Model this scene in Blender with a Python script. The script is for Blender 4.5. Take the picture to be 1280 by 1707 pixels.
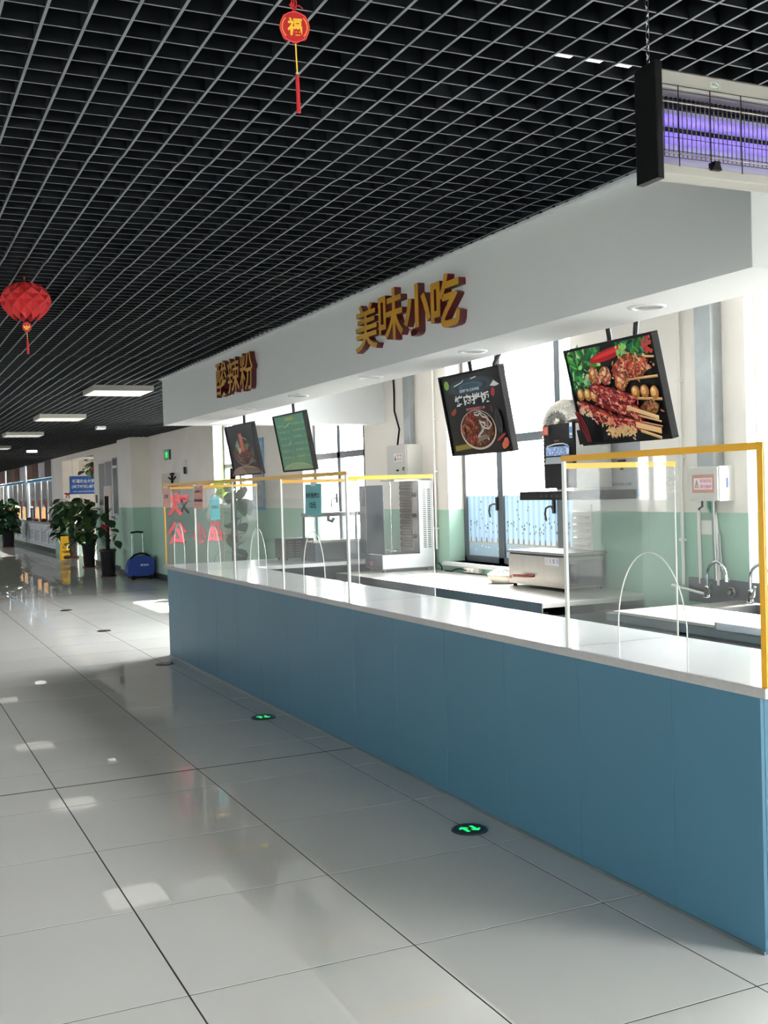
import bpy, math, random
from mathutils import Vector, Matrix

# ------------------------------------------------------------------ camera, world, exposure
S = bpy.context.scene
COL = S.collection
for o in list(bpy.data.objects):
    bpy.data.objects.remove(o)

cam_d = bpy.data.cameras.new('camera')
cam = bpy.data.objects.new('camera', cam_d)
COL.objects.link(cam)
cam_d.sensor_fit = 'HORIZONTAL'
cam_d.sensor_width = 36.0
cam_d.lens = 36.0 * 1833.9 / 1280.0
cam_d.clip_start = 0.05
cam_d.clip_end = 300
YAW, PITCH, ROLL = 0.4356, -0.0205, -0.0293
CAM = Vector((-0.8603, -5.8219, 1.5898))
fw = Vector((math.sin(YAW) * math.cos(PITCH), math.cos(YAW) * math.cos(PITCH), math.sin(PITCH)))
rt = Vector((math.cos(YAW), -math.sin(YAW), 0))
up = rt.cross(fw)
r2 = rt * math.cos(ROLL) + up * math.sin(ROLL)
u2 = -rt * math.sin(ROLL) + up * math.cos(ROLL)
M = Matrix((r2, u2, -fw)).transposed().to_4x4()
M.translation = CAM
cam.matrix_world = M
S.camera = cam

w = bpy.data.worlds.new('world')
S.world = w
w.use_nodes = True
bg = w.node_tree.nodes['Background']
bg.inputs[0].default_value = (0.985, 0.97, 0.985, 1)
bg.inputs[1].default_value = 39.0
S.view_settings.view_transform = 'Standard'
S.view_settings.look = 'None'
S.view_settings.exposure = 0.0
S.view_settings.gamma = 1.0
S.view_settings.use_curve_mapping = False
S.cycles.max_bounces = 10
S.cycles.transparent_max_bounces = 24
S.cycles.caustics_reflective = False
S.cycles.caustics_refractive = False
S.cycles.sample_clamp_indirect = 8

# daylight: a low soft sun through the windows of the right wall
sun_d = bpy.data.lights.new('sun', 'SUN')
sun_d.energy = 80.0
sun_d.angle = math.radians(3)
sun_d.color = (1.0, 0.93, 0.83)
sun = bpy.data.objects.new('sun', sun_d)
COL.objects.link(sun)
sun.rotation_euler = Vector((-0.62, -0.12, -1.0)).to_track_quat('-Z', 'Y').to_euler()

# openings of the right (window) wall: y0, y1, z0, z1
WX, WO = 4.10, 4.40          # inner and outer face
WIN = [(1.33, 3.38, .89, 2.85), (5.30, 7.24, .60, 2.72), (9.30, 11.20, 1.44, 2.72), (-2.75, -0.66, .89, 2.85), (-7.0, -4.9, .8, 2.35),
       ]
LEFTX = -8.0
LWIN = [(-7.5 + 4.2 * k, -7.5 + 4.2 * k + (1.0 if k < 8 else 3.4), 1.0 if k < 8 else 2.2, 2.3 if k < 8 else 2.65) for k in (0, 4, 5, 6, 7, 8, 9, 10, 11)]  # unseen left openings, placed and sized for the light they let in
FWIN = (-6.6, -2.9, .12, 2.4)     # unseen glazing behind the camera, placed and sized for its light: x0, x1, z0, z1

def portal(loc, sx, sy, direction):
    d = bpy.data.lights.new('portal', 'AREA')
    d.shape = 'RECTANGLE'; d.size = sx; d.size_y = sy
    d.cycles.is_portal = True
    o = bpy.data.objects.new('portal', d)
    COL.objects.link(o)
    o.location = loc
    x = Vector((0, 1, 0)); z = -Vector(direction); y = z.cross(x)
    m = Matrix((x, y, z)).transposed().to_4x4(); m.translation = loc
    o.matrix_world = m
for (a, b, c, d) in WIN:
    portal(Vector((WO + .02, (a + b) / 2, (c + d) / 2)), b - a, d - c, (-1, 0, 0))
for (a, b, c, d) in LWIN:
    portal(Vector((LEFTX - .22, (a + b) / 2, (c + d) / 2)), b - a, d - c, (1, 0, 0))

_pd = bpy.data.lights.new('portal', 'AREA'); _pd.shape = 'RECTANGLE'; _pd.size = FWIN[1] - FWIN[0]; _pd.size_y = FWIN[3] - FWIN[2]; _pd.cycles.is_portal = True
_po = bpy.data.objects.new('portal', _pd); COL.objects.link(_po)
_po.location = ((FWIN[0] + FWIN[1]) / 2, -9.64, (FWIN[2] + FWIN[3]) / 2); _po.rotation_euler = (math.radians(90), 0, 0)

# ------------------------------------------------------------------ materials
def lin(c):
    return tuple(((v / 255) / 12.92 if v <= 10 else (((v / 255) + .055) / 1.055) ** 2.4) for v in c)
def mat(name, rgb, rough=.5, metal=0, spec=.5, var=None, bump=None, emit=None, coat=0, space='Object'):
    m = bpy.data.materials.new(name); m.use_nodes = True
    n = m.node_tree.nodes; L = m.node_tree.links; b = n['Principled BSDF']
    c = lin(rgb)
    b.inputs['Base Color'].default_value = (*c, 1)
    b.inputs['Roughness'].default_value = rough
    b.inputs['Metallic'].default_value = metal
    b.inputs['Specular IOR Level'].default_value = spec
    b.inputs['Coat Weight'].default_value = coat
    if emit:
        b.inputs['Emission Color'].default_value = (*lin(emit[0]), 1)
        b.inputs['Emission Strength'].default_value = emit[1]
    if var or bump:
        tc = n.new('ShaderNodeTexCoord')
    if var:                                   # (scale, amount, stretch)
        nz = n.new('ShaderNodeTexNoise'); nz.inputs['Scale'].default_value = var[0]; nz.inputs['Detail'].default_value = 5
        mp = n.new('ShaderNodeMapping')
        if len(var) > 2: mp.inputs['Scale'].default_value = var[2]
        L.new(tc.outputs[space], mp.inputs[0]); L.new(mp.outputs[0], nz.inputs['Vector'])
        mx = n.new('ShaderNodeMix'); mx.data_type = 'RGBA'
        mx.inputs[6].default_value = (*[v * (1 - var[1]) for v in c], 1)
        mx.inputs[7].default_value = (*[min(1, v * (1 + var[1])) for v in c], 1)
        L.new(nz.outputs[0], mx.inputs[0]); L.new(mx.outputs[2], b.inputs['Base Color'])
    if bump:                                  # (scale, strength)
        nb = n.new('ShaderNodeTexNoise'); nb.inputs['Scale'].default_value = bump[0]
        L.new(tc.outputs[space], nb.inputs['Vector'])
        bp = n.new('ShaderNodeBump'); bp.inputs['Strength'].default_value = bump[1]; bp.inputs['Distance'].default_value = .01
        L.new(nb.outputs[0], bp.inputs['Height']); L.new(bp.outputs[0], b.inputs['Normal'])
    return m

def clear_mat(name, tint, haze=0.0, ior=1.45, hazecol=(1, 1, 1)):
    m = bpy.data.materials.new(name); m.use_nodes = True
    n = m.node_tree.nodes; L = m.node_tree.links
    n.remove(n['Principled BSDF']); out = n['Material Output']
    t = n.new('ShaderNodeBsdfTransparent'); t.inputs[0].default_value = (*tint, 1)
    g = n.new('ShaderNodeBsdfGlossy'); g.inputs['Roughness'].default_value = .02
    f = n.new('ShaderNodeLayerWeight'); f.inputs[0].default_value = .5
    pw = n.new('ShaderNodeMath'); pw.operation = 'POWER'; pw.inputs[1].default_value = 5
    f0 = ((ior - 1) / (ior + 1)) ** 2
    ma = n.new('ShaderNodeMath'); ma.operation = 'MULTIPLY_ADD'; ma.inputs[1].default_value = 1 - f0; ma.inputs[2].default_value = f0
    mx = n.new('ShaderNodeMixShader')
    L.new(f.outputs['Facing'], pw.inputs[0]); L.new(pw.outputs[0], ma.inputs[0])
    L.new(ma.outputs[0], mx.inputs[0]); L.new(g.outputs[0], mx.inputs[2])
    if haze:  # white diffuse share stands in for a veil of reflected daylight
        d = n.new('ShaderNodeBsdfDiffuse'); d.inputs[0].default_value = (*hazecol, 1)
        h = n.new('ShaderNodeMixShader'); 
        tc = n.new('ShaderNodeTexCoord'); nz = n.new('ShaderNodeTexNoise'); nz.inputs['Scale'].default_value = 3
        L.new(tc.outputs['Object'], nz.inputs['Vector'])
        mr = n.new('ShaderNodeMapRange'); mr.inputs[1].default_value = .35; mr.inputs[2].default_value = .75
        mr.inputs[3].default_value = haze * .5; mr.inputs[4].default_value = haze * 1.6
        L.new(nz.outputs[0], mr.inputs[0]); L.new(mr.outputs[0], h.inputs[0])
        L.new(t.outputs[0], h.inputs[1]); L.new(d.outputs[0], h.inputs[2]); L.new(h.outputs[0], mx.inputs[1])
    else:
        L.new(t.outputs[0], mx.inputs[1])
    L.new(mx.outputs[0], out.inputs[0])
    return m

def two_tone_wall(name, upper, lower, z):
    m = mat(name, upper, .6)
    n = m.node_tree.nodes; L = m.node_tree.links; b = n['Principled BSDF']
    g = n.new('ShaderNodeNewGeometry'); s = n.new('ShaderNodeSeparateXYZ'); c = n.new('ShaderNodeMath'); c.operation = 'GREATER_THAN'
    c.inputs[1].default_value = z
    L.new(g.outputs['Position'], s.inputs[0]); L.new(s.outputs[2], c.inputs[0])
    mx = n.new('ShaderNodeMix'); mx.data_type = 'RGBA'
    mx.inputs[6].default_value = (*lin(lower), 1); mx.inputs[7].default_value = (*lin(upper), 1)
    L.new(c.outputs[0], mx.inputs[0])
    nz = n.new('ShaderNodeTexNoise'); nz.inputs['Scale'].default_value = 2.5
    L.new(g.outputs['Position'], nz.inputs['Vector'])
    hs = n.new('ShaderNodeHueSaturation'); mr = n.new('ShaderNodeMapRange'); mr.inputs[3].default_value = .93; mr.inputs[4].default_value = 1.05
    L.new(nz.outputs[0], mr.inputs[0]); L.new(mr.outputs[0], hs.inputs['Value']); L.new(mx.outputs[2], hs.inputs['Color'])
    L.new(hs.outputs[0], b.inputs['Base Color'])
    return m

def print_mat(name, rough=.35, spec=.5, coat=0):
    m = bpy.data.materials.new(name); m.use_nodes = True
    n = m.node_tree.nodes; b = n['Principled BSDF']
    a = n.new('ShaderNodeAttribute'); a.attribute_name = 'Col'
    m.node_tree.links.new(a.outputs[0], b.inputs['Base Color'])
    b.inputs['Roughness'].default_value = rough; b.inputs['Specular IOR Level'].default_value = spec
    b.inputs['Coat Weight'].default_value = coat; b.inputs['Coat Roughness'].default_value = .04
    return m

MT = {}
MT['tile'] = mat('polished_tile', (226, 226, 221), .004, spec=.5, var=(1.3, .045), space='Object')
_n = MT['tile'].node_tree.nodes; _l = MT['tile'].node_tree.links
_d = _n.new('ShaderNodeBsdfDiffuse'); _mx = _n.new('ShaderNodeMixShader'); _mx.inputs[0].default_value = .72
_p = _n['Principled BSDF']; _l.new(_p.inputs['Base Color'].links[0].from_socket, _d.inputs[0])
_l.new(_d.outputs[0], _mx.inputs[1]); _l.new(_p.outputs[0], _mx.inputs[2]); _l.new(_mx.outputs[0], _n['Material Output'].inputs[0])
MT['grout'] = mat('dark_grout', (44, 46, 46), .7)
MT['joint'] = mat('black_joint', (12, 12, 12), .6)
MT['wall'] = two_tone_wall('white_and_green_paint', (243, 237, 229), (164, 197, 180), 1.38)
MT['white'] = mat('white_paint', (234, 237, 239), .55, var=(2, .02))
MT['cream'] = mat('beige_paint', (206, 200, 190), .6, var=(2, .03))
MT['grid_side'] = mat('black_grid_metal', (7, 11, 17), .6, spec=.2)
MT['grid_edge'] = mat('lightened_grid_edge', (122, 127, 131), .5, spec=.4)  # bottom faces coloured lighter, for the light bounced up from the floor
MT['plenum'] = mat('dark_plenum', (16, 18, 22), .9, spec=.1)
MT['duct_grey'] = mat('grey_duct', (120, 122, 120), .6)
MT['blue'] = mat('blue_laminate', (70, 113, 134), .42, spec=.35, var=(1.2, .05))
MT['blue_gap'] = mat('dark_blue_gap', (52, 84, 100), .7)
MT['quartz'] = mat('white_quartz', (203, 205, 208), .12, spec=.5, var=(14, .03))
MT['quartz_edge'] = mat('grey_speckled_quartz_edge', (180, 177, 175), .35, var=(60, .16))
MT['acrylic'] = clear_mat('clear_acrylic', (.955, .965, .96), .035, 1.2)
MT['acrylic_edge'] = mat('acrylic_edge', (238, 240, 232), .25)
MT['yellow'] = mat('yellow_tape', (232, 172, 40), .4, var=(3, .08))
MT['glass'] = clear_mat('window_glass', (.97, .98, .98), 0, 1.3)
MT['frame'] = mat('anthracite_aluminium', (70, 78, 84), .4, spec=.5)
MT['handle'] = mat('black_handle', (22, 24, 27), .35)
MT['black'] = mat('black_plastic', (13, 14, 16), .45, spec=.15)
MT['blackgloss'] = mat('black_glass', (8, 9, 10), .06, spec=.6)
MT['steel'] = mat('brushed_steel', (158, 154, 148), .34, metal=1, var=(3, .08, (1, 12, 1)))
MT['steel_dull'] = mat('dull_steel', (120, 122, 124), .42, metal=1, var=(5, .2))
MT['chrome'] = mat('chrome', (220, 222, 224), .08, metal=1)
MT['galv'] = mat('galvanised_steel', (160, 166, 168), .38, metal=.85, var=(9, .15))
MT['foil'] = mat('aluminium_foil', (215, 212, 204), .2, metal=1, bump=(60, .6))
MT['dark_steel'] = mat('dark_grey_steel', (70, 78, 86), .4, metal=.6, var=(4, .15))
MT['box'] = mat('box_grey_enamel', (200, 200, 195), .4)
MT['pvc'] = mat('white_pvc', (230, 228, 222), .35)
MT['film'] = None
MT['paper_pink'] = mat('pink_paper', (246, 188, 176), .8)
MT['paper_cyan'] = mat('cyan_paper', (110, 200, 208), .8)
MT['paper_teal'] = mat('teal_paper', (126, 196, 202), .8)
MT['ink'] = mat('dark_ink', (35, 40, 45), .7)
MT['red'] = mat('red_paper', (172, 28, 32), .7)
MT['redcord'] = mat('red_silk', (172, 18, 28), .6)
MT['pinkred'] = mat('red_cut_paper', (226, 84, 96), .7)
MT['gold'] = mat('gold_face', (182, 137, 30), .35, spec=.5)
MT['maroon'] = mat('dark_red_side', (72, 9, 16), .4)
MT['goldprint'] = mat('gold_print', (250, 196, 60), .5)
MT['leaf'] = mat('dark_leaf', (34, 66, 38), .35, var=(8, .3))
MT['leaf2'] = mat('light_leaf', (60, 92, 44), .4, var=(8, .3))
MT['leaf3'] = mat('yellow_green_leaf', (150, 190, 60), .5)
MT['stem'] = mat('mossy_pole', (24, 20, 18), .9, bump=(30, .6))
MT['pot'] = mat('dark_glazed_pot', (40, 38, 40), .22, var=(4, .4))
MT['saucer'] = mat('maroon_saucer', (92, 38, 42), .5)
MT['soil'] = mat('dark_soil', (30, 24, 20), .9)
MT['navy'] = mat('royal_blue_plastic', (24, 62, 150), .35)
MT['signblue'] = mat('sign_blue', (18, 82, 160), .4)
MT['paint_white'] = mat('white_print', (240, 240, 240), .5)
MT['signyellow'] = mat('warning_yellow', (214, 170, 30), .45)
MT['base'] = mat('dark_skirting_tile', (48, 52, 54), .3)
MT['print'] = print_mat('printed_sheet', .4)
MT['print_gloss'] = print_mat('printed_backlit_film', .3, .12, 0)
MT['lamp'] = mat('lit_diffuser', (240, 240, 235), .5, emit=((255, 252, 240), .55))
MT['lampbright'] = mat('bright_lamp', (250, 250, 245), .5, emit=((255, 253, 245), 1.6))
MT['uv'] = mat('uv_tube', (120, 100, 230), .4, emit=((150, 128, 255), .8))
MT['uvdim'] = mat('uv_reflector', (220, 218, 236), .4)
MT['green_led'] = mat('green_led', (30, 220, 110), .4, emit=((40, 255, 130), .9))
MT['exitgreen'] = mat('exit_green', (10, 120, 60), .4, emit=((20, 190, 100), .3))
MT['metalwhite'] = mat('white_enamel', (226, 230, 234), .3)
MT['creamrail'] = mat('cream_aluminium', (170, 168, 162), .35, spec=.4)
MT['warm'] = mat('warm_lit_panel', (240, 190, 130), .6, emit=((255, 190, 120), .7))
MT['concrete'] = mat('pale_concrete', (190, 188, 184), .9)
MT['facade'] = mat('pale_pink_render', (230, 214, 204), .9)
MT['element'] = mat('heater_coil', (96, 82, 74), .4, metal=.7)
MT['ceramic'] = mat('scorched_ceramic', (150, 132, 112), .8, var=(6, .35))
MT['wood'] = mat('dark_brown_wood', (70, 44, 34), .5)
MT['terracotta'] = mat('red_grip', (120, 40, 36), .4)
MT['bowl'] = mat('cream_plastic', (232, 228, 214), .45)
MT['mint'] = mat('mint_plastic', (150, 225, 190), .5)
MT['board'] = mat('white_board', (206, 203, 195), .5, var=(6, .02))
MT['curtain'] = mat('sheer_curtain', (226, 214, 210), .8)
MT['grey_fabric'] = mat('grey_sheet', (176, 178, 184), .7)
MT['bluetrim'] = mat('blue_border', (86, 146, 184), .5)
MT['mesh_grey'] = mat('grey_mesh', (150, 152, 152), .7)
MT['tower'] = mat('grey_glass', (120, 130, 134), .2, spec=.6, var=(3, .3))

# ------------------------------------------------------------------ mesh helpers
class MB:
    """collects shapes in world coordinates; build() links them as one mesh object"""
    def __init__(s):
        s.v = []; s.f = []; s.mi = []; s.sm = []; s.col = []
    def add(s, vs, fs, mi=0, smooth=False, color=None):
        o = len(s.v); s.v += [tuple(v) for v in vs]
        for f in fs:
            s.f.append([i + o for i in f]); s.mi.append(mi); s.sm.append(smooth); s.col.append(color)
        return s
    def box(s, x0, x1, y0, y1, z0, z1, mi=0, bottom=None):
        v = [(x0, y0, z0), (x1, y0, z0), (x1, y1, z0), (x0, y1, z0), (x0, y0, z1), (x1, y0, z1), (x1, y1, z1), (x0, y1, z1)]
        s.add(v, [(3, 2, 1, 0)], mi if bottom is None else bottom)
        return s.add(v, [(4, 5, 6, 7), (0, 1, 5, 4), (1, 2, 6, 5), (2, 3, 7, 6), (3, 0, 4, 7)], mi)
    def mbox(s, m, x0, x1, y0, y1, z0, z1, mi=0):
        v = [m @ Vector(p) for p in [(x0, y0, z0), (x1, y0, z0), (x1, y1, z0), (x0, y1, z0), (x0, y0, z1), (x1, y0, z1), (x1, y1, z1), (x0, y1, z1)]]
        return s.add(v, [(3, 2, 1, 0), (4, 5, 6, 7), (0, 1, 5, 4), (1, 2, 6, 5), (2, 3, 7, 6), (3, 0, 4, 7)], mi)
    def tube(s, pts, r, n=10, mi=0, caps=True, radii=None):
        pts = [Vector(p) for p in pts]; rings = []; ref = None
        for i, p in enumerate(pts):
            t = (pts[min(i + 1, len(pts) - 1)] - pts[max(i - 1, 0)]).normalized()
            if ref is None:
                ref = t.orthogonal().normalized()
            else:
                ref = (ref - t * ref.dot(t))
                ref = ref.normalized() if ref.length > 1e-6 else t.orthogonal().normalized()
            b = t.cross(ref); rr = radii[i] if radii else r
            rings.append([p + (ref * math.cos(2 * math.pi * k / n) + b * math.sin(2 * math.pi * k / n)) * rr for k in range(n)])
        vs = [v for ring in rings for v in ring]; fs = []
        for i in range(len(pts) - 1):
            for k in range(n):
                fs.append((i * n + k, i * n + (k + 1) % n, (i + 1) * n + (k + 1) % n, (i + 1) * n + k))
        s.add(vs, fs, mi, True)
        if caps:
            s.add(rings[0], [tuple(range(n - 1, -1, -1))], mi); s.add(rings[-1], [tuple(range(n))], mi)
        return s
    def cyl(s, a, b, r, n=16, mi=0, r2_=None):
        return s.tube([a, b], r, n, mi, True, [r, r if r2_ is None else r2_])
    def lathe(s, c, prof, n=24, mi=0, lob=None):
        vs = []; fs = []
        for (r, z) in prof:
            for k in range(n):
                a = 2 * math.pi * k / n; q = r * (1 + (lob(a) if lob else 0))
                vs.append((c[0] + q * math.cos(a), c[1] + q * math.sin(a), c[2] + z))
        for i in range(len(prof) - 1):
            for k in range(n):
                fs.append((i * n + k, i * n + (k + 1) % n, (i + 1) * n + (k + 1) % n, (i + 1) * n + k))
        return s.add(vs, fs, mi, True)
    def prism(s, m, poly, z0, z1, mi=0, side=None):
        n = len(poly)
        a = [m @ Vector((p[0], p[1], z0)) for p in poly]; b = [m @ Vector((p[0], p[1], z1)) for p in poly]
        s.add(a, [tuple(range(n - 1, -1, -1))], mi); s.add(b, [tuple(range(n))], mi)
        return s.add(a + b, [(k, (k + 1) % n, n + (k + 1) % n, n + k) for k in range(n)], mi if side is None else side)
    def mesh(s, name, mats, origin=(0, 0, 0)):
        me = bpy.data.meshes.new(name); ox, oy, oz = origin
        me.from_pydata([(x - ox, y - oy, z - oz) for x, y, z in s.v], [], s.f)
        for mm in (mats if isinstance(mats, (list, tuple)) else [mats]): me.materials.append(mm)
        me.polygons.foreach_set('material_index', s.mi); me.polygons.foreach_set('use_smooth', s.sm)
        if any(c is not None for c in s.col):
            ca = me.color_attributes.new('Col', 'FLOAT_COLOR', 'CORNER'); data = []
            for p, c in zip(me.polygons, s.col):
                c = c or (0, 0, 0); data += [c[0], c[1], c[2], 1.0] * p.loop_total
            ca.data.foreach_set('color', data)
        me.update()
        return me
    def build(s, name, mats, parent=None, origin=None, bevel=0, kind=None, label=None):
        org = wloc(parent) if parent is not None else (origin or (0, 0, 0))
        o = bpy.data.objects.new(name, s.mesh(name, mats, org)); COL.objects.link(o)
        if parent is not None:
            o.parent = parent
        else:
            o.location = org
        if bevel:
            b = o.modifiers.new('bevel', 'BEVEL'); b.width = bevel; b.segments = 2; b.limit_method = 'ANGLE'; b.angle_limit = .7
        if name in ('lettering', 'certificate_plate', 'warning_label', 'warning_print', 'printed_front', 'stickers', 'straps'): kind = kind or 'stuff'
        if kind: o['kind'] = kind
        if label: o['label'] = label
        return o
def wloc(o):
    p = Vector(o.location)
    while o.parent is not None:
        o = o.parent; p += Vector(o.location)
    return p
def thing(name, label, cat, loc, group=None):
    o = bpy.data.objects.new(name, None); COL.objects.link(o); o.location = loc; o.empty_display_size = .1
    o['label'] = label; o['category'] = cat
    if group: o['group'] = group
    return o
def tag(o, label, cat, group=None):
    o['label'] = label; o['category'] = cat
    if group: o['group'] = group
    return o
def link_copy(name, mesh, loc, parent=None):
    o = bpy.data.objects.new(name, mesh); COL.objects.link(o)
    if parent is not None:
        o.parent = parent; o.location = Vector(loc) - wloc(parent)
    else:
        o.location = loc
    return o
def facing(nx, ny, origin, tilt=None):
    """frame for a sheet: local x to the viewer's right, local y up, local z out of the face"""
    z = Vector((nx, ny, 0)).normalized(); y = Vector((0, 0, 1)); x = y.cross(z)
    m = Matrix((x, y, z)).transposed().to_4x4(); m.translation = Vector(origin); return m
_tc = {}
def text_shape(txt, bold=0.0, ext=0.0):
    key = (txt, bold, ext)
    if key in _tc: return _tc[key]
    c = bpy.data.curves.new('t', 'FONT'); c.body = txt; c.size = 1; c.extrude = ext; c.offset = bold; c.resolution_u = 3
    o = bpy.data.objects.new('t', c)
    me = o.to_mesh()
    vs = [v.co.copy() for v in me.vertices]; fs = [tuple(p.vertices) for p in me.polygons]; ns = [p.normal.z for p in me.polygons]
    o.to_mesh_clear(); bpy.data.objects.remove(o); bpy.data.curves.remove(c)
    xs = [v.x for v in vs] or [0, 1]; ys = [v.y for v in vs] or [0, 1]
    _tc[key] = (vs, fs, ns, min(xs), max(xs), min(ys), max(ys)); return _tc[key]
def put_text(mb, m, txt, x0, x1, y0, y1, z=0.0, mi=0, bold=0.0, ext=0.0, depth=0.0, side=None, mirror=False, color=None):
    """fits txt into the rectangle x0..x1, y0..y1 of frame m"""
    vs, fs, ns, a, b, c, d = text_shape(txt, bold, ext)
    out = []
    for v in vs:
        fx = (v.x - a) / (b - a or 1); fx = 1 - fx if mirror else fx
        zz = z + (((v.z / ext) + 1) / 2 * depth if ext else 0)
        out.append(m @ Vector((x0 + (x1 - x0) * fx, y0 + (y1 - y0) * (v.y - c) / (d - c or 1), zz)))
    if side is None:
        mb.add(out, fs, mi, color=color)
    else:
        o = len(mb.v); mb.v += [tuple(v) for v in out]
        for f, nz in zip(fs, ns):
            mb.f.append([i + o for i in f]); mb.mi.append(mi if nz > .5 else side); mb.sm.append(False); mb.col.append(color)

class Art:
    """flat print: coloured polygons stacked in very thin layers on a sheet"""
    def __init__(s, m, z=.0004): s.mb = MB(); s.m = m; s.z = z
    def poly(s, pts, c):
        vs = [s.m @ Vector((x, y, s.z)) for x, y in pts]; s.z += .00002
        s.mb.add(vs, [tuple(range(len(pts)))], 0, color=lin(c)); return s
    def rect(s, x0, x1, y0, y1, c): return s.poly([(x0, y0), (x1, y0), (x1, y1), (x0, y1)], c)
    def ell(s, cx, cy, rx, ry, c, n=20, rot=0, irr=0, a0=0, a1=2 * math.pi):
        p = []
        for k in range(n):
            a = a0 + (a1 - a0) * k / (n if a1 - a0 > 6.2 else n - 1); q = 1 + (random.uniform(-irr, irr) if irr else 0)
            x = rx * q * math.cos(a); y = ry * q * math.sin(a)
            p.append((cx + x * math.cos(rot) - y * math.sin(rot), cy + x * math.sin(rot) + y * math.cos(rot)))
        return s.poly(p, c)
    def line(s, pts, w, c):
        for (ax, ay), (bx, by) in zip(pts[:-1], pts[1:]):
            d = math.hypot(bx - ax, by - ay) or 1; nx, ny = -(by - ay) / d * w / 2, (bx - ax) / d * w / 2
            s.poly([(ax - nx, ay - ny), (bx - nx, by - ny), (bx + nx, by + ny), (ax + nx, ay + ny)], c)
        return s
    def ring(s, cx, cy, rx, ry, w, c, n=28, a0=0, a1=2 * math.pi):
        return s.line([(cx + rx * math.cos(a0 + (a1 - a0) * k / n), cy + ry * math.sin(a0 + (a1 - a0) * k / n)) for k in range(n + 1)], w, c)
    def text(s, t, x0, x1, y0, y1, c, bold=0.0, mirror=False):
        put_text(s.mb, s.m, t, x0, x1, y0, y1, s.z, 0, bold, mirror=mirror, color=lin(c)); s.z += .00002; return s

def wall_x(mb, x0, x1, y0, y1, z0, z1, holes):
    """wall slab in the y-z plane with rectangular holes (y0,y1,z0,z1)"""
    ys = sorted({y0, y1, *[h[0] for h in holes if y0 < h[0] < y1], *[h[1] for h in holes if y0 < h[1] < y1]})
    for a, b in zip(ys[:-1], ys[1:]):
        hs = sorted([h for h in holes if h[0] <= a + 1e-6 and h[1] >= b - 1e-6], key=lambda h: h[2])
        z = z0
        for h in hs:
            if h[2] > z: mb.box(x0, x1, a, b, z, h[2])
            z = h[3]
        if z < z1: mb.box(x0, x1, a, b, z, z1)

# ------------------------------------------------------------------ setting: floor
random.seed(7)
FX0, FX1, FY0, FY1 = LEFTX, 4.4, -9.6, 46.4
floor = MB().box(FX0 - .2, FX1, FY0, FY1, -.2, -.0011).build('floor', MT['grout'], origin=(0, 0, -.1))
floor['kind'] = 'structure'
g = .0034
JY = .415
def tile_mesh(w_, d_):
    return MB().box(-w_ / 2 + g, w_ / 2 - g, -d_ / 2 + g, d_ / 2 - g, -.012, 0).mesh('tile', MT['tile'])
full = tile_mesh(.8, .8)
part_a = tile_mesh(.8, JY - .006); part_b = tile_mesh(.8, .8 - JY - .006)
far_tiles = MB()
for i in range(-10, 6):
    for j in range(-12, 58):
        x, y = i * .8 + .4, j * .8 + .4
        near = -3.3 < x < 4.0 and -4.9 < y < 8.9
        if near:
            if j == 0:
                link_copy('tile', part_a, (x, (JY - .006) / 2, 0), floor)
                link_copy('tile', part_b, (x, (.8 + JY + .006) / 2, 0), floor)
            else:
                link_copy('tile', full, (x, y, 0), floor)
        else:
            far_tiles.box(x - .4 + g, min(x + .4 - g, FX1), y - .4 + g, y + .4 - g, -.012, 0)
far_tiles.build('distant_tile', MT['tile'], floor, kind='stuff')
MB().box(-3.2, 4.0, JY - .008, JY + .008, -.012, -.0004).build('expansion_joint', MT['joint'], floor)
MB().box(-8, 4.0, 12.79, 12.815, -.012, .0006).build('expansion_joint', MT['joint'], floor)

# ------------------------------------------------------------------ setting: ceiling grid
ZC = 2.75
ceiling = MB().box(FX0 - .2, FX1, FY0, FY1, 3.25, 3.35).build('ceiling', MT['plenum'], origin=(0, 0, 3.3))
ceiling['kind'] = 'structure'
BH = .055
def sag(y):
    k = ((y + .27) / 1.8) % 1.0
    return .006 * (.5 - k) if k > .06 else .006 * (-.5 + k / .06)
def long_blade(mb, x, ya, yb):
    ys = [ya]; k = math.floor((ya + .27) / 1.8)
    while True:
        for q in (0.0, .06):
            y = -.27 + 1.8 * (k + q)
            if ya < y < yb: ys.append(y)
        k += 1
        if -.27 + 1.8 * k > yb: break
    ys = sorted(set(ys)) + [yb]
    wd = .0040; vs = []
    for y in ys:
        z = ZC + sag(y); dx = .0
        vs += [(x - wd + dx, y, z), (x + wd + dx, y, z), (x + wd + dx, y, z + BH), (x - wd + dx, y, z + BH)]
    for a in range(len(ys) - 1):
        o = a * 4
        mb.add(vs[o:o + 8], [(0, 4, 5, 1)], 1)
        mb.add(vs[o:o + 8], [(1, 5, 6, 2), (2, 6, 7, 3), (3, 7, 4, 0)], 0)
def xr(y): return 1.79 if y < 5.03 else 4.09
far_grid = MB()
for i in range(-78, 42):
    x = .057 + i * .1
    if x > 4.08: continue
    ya = 5.04 if x > 1.79 else -9.0
    mb = MB() if x > -1.2 else far_grid
    long_blade(mb, x, ya, 46)
    if mb is not far_grid:
        mb.build('grid_blade', [MT['grid_side'], MT['grid_edge']], ceiling)
for j in range(-90, 461):
    y = -.017 + j * .1
    near = -4.5 < y < 7
    mb = MB() if near else far_grid
    z = ZC + .004 + (sag(y) if near else 0); wd = .0031
    mb.box(-7.9 if not near else -4, xr(y), y - wd, y + wd, z, z + BH, 0, 1)
    if near:
        mb.build('cross_blade', [MT['grid_side'], MT['grid_edge']], ceiling)
        far_grid.box(-7.9, -4, y - wd, y + wd, z, z + BH, 0, 1)
far_grid.build('distant_blade', [MT['grid_side'], MT['grid_edge']], ceiling, kind='stuff')
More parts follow.
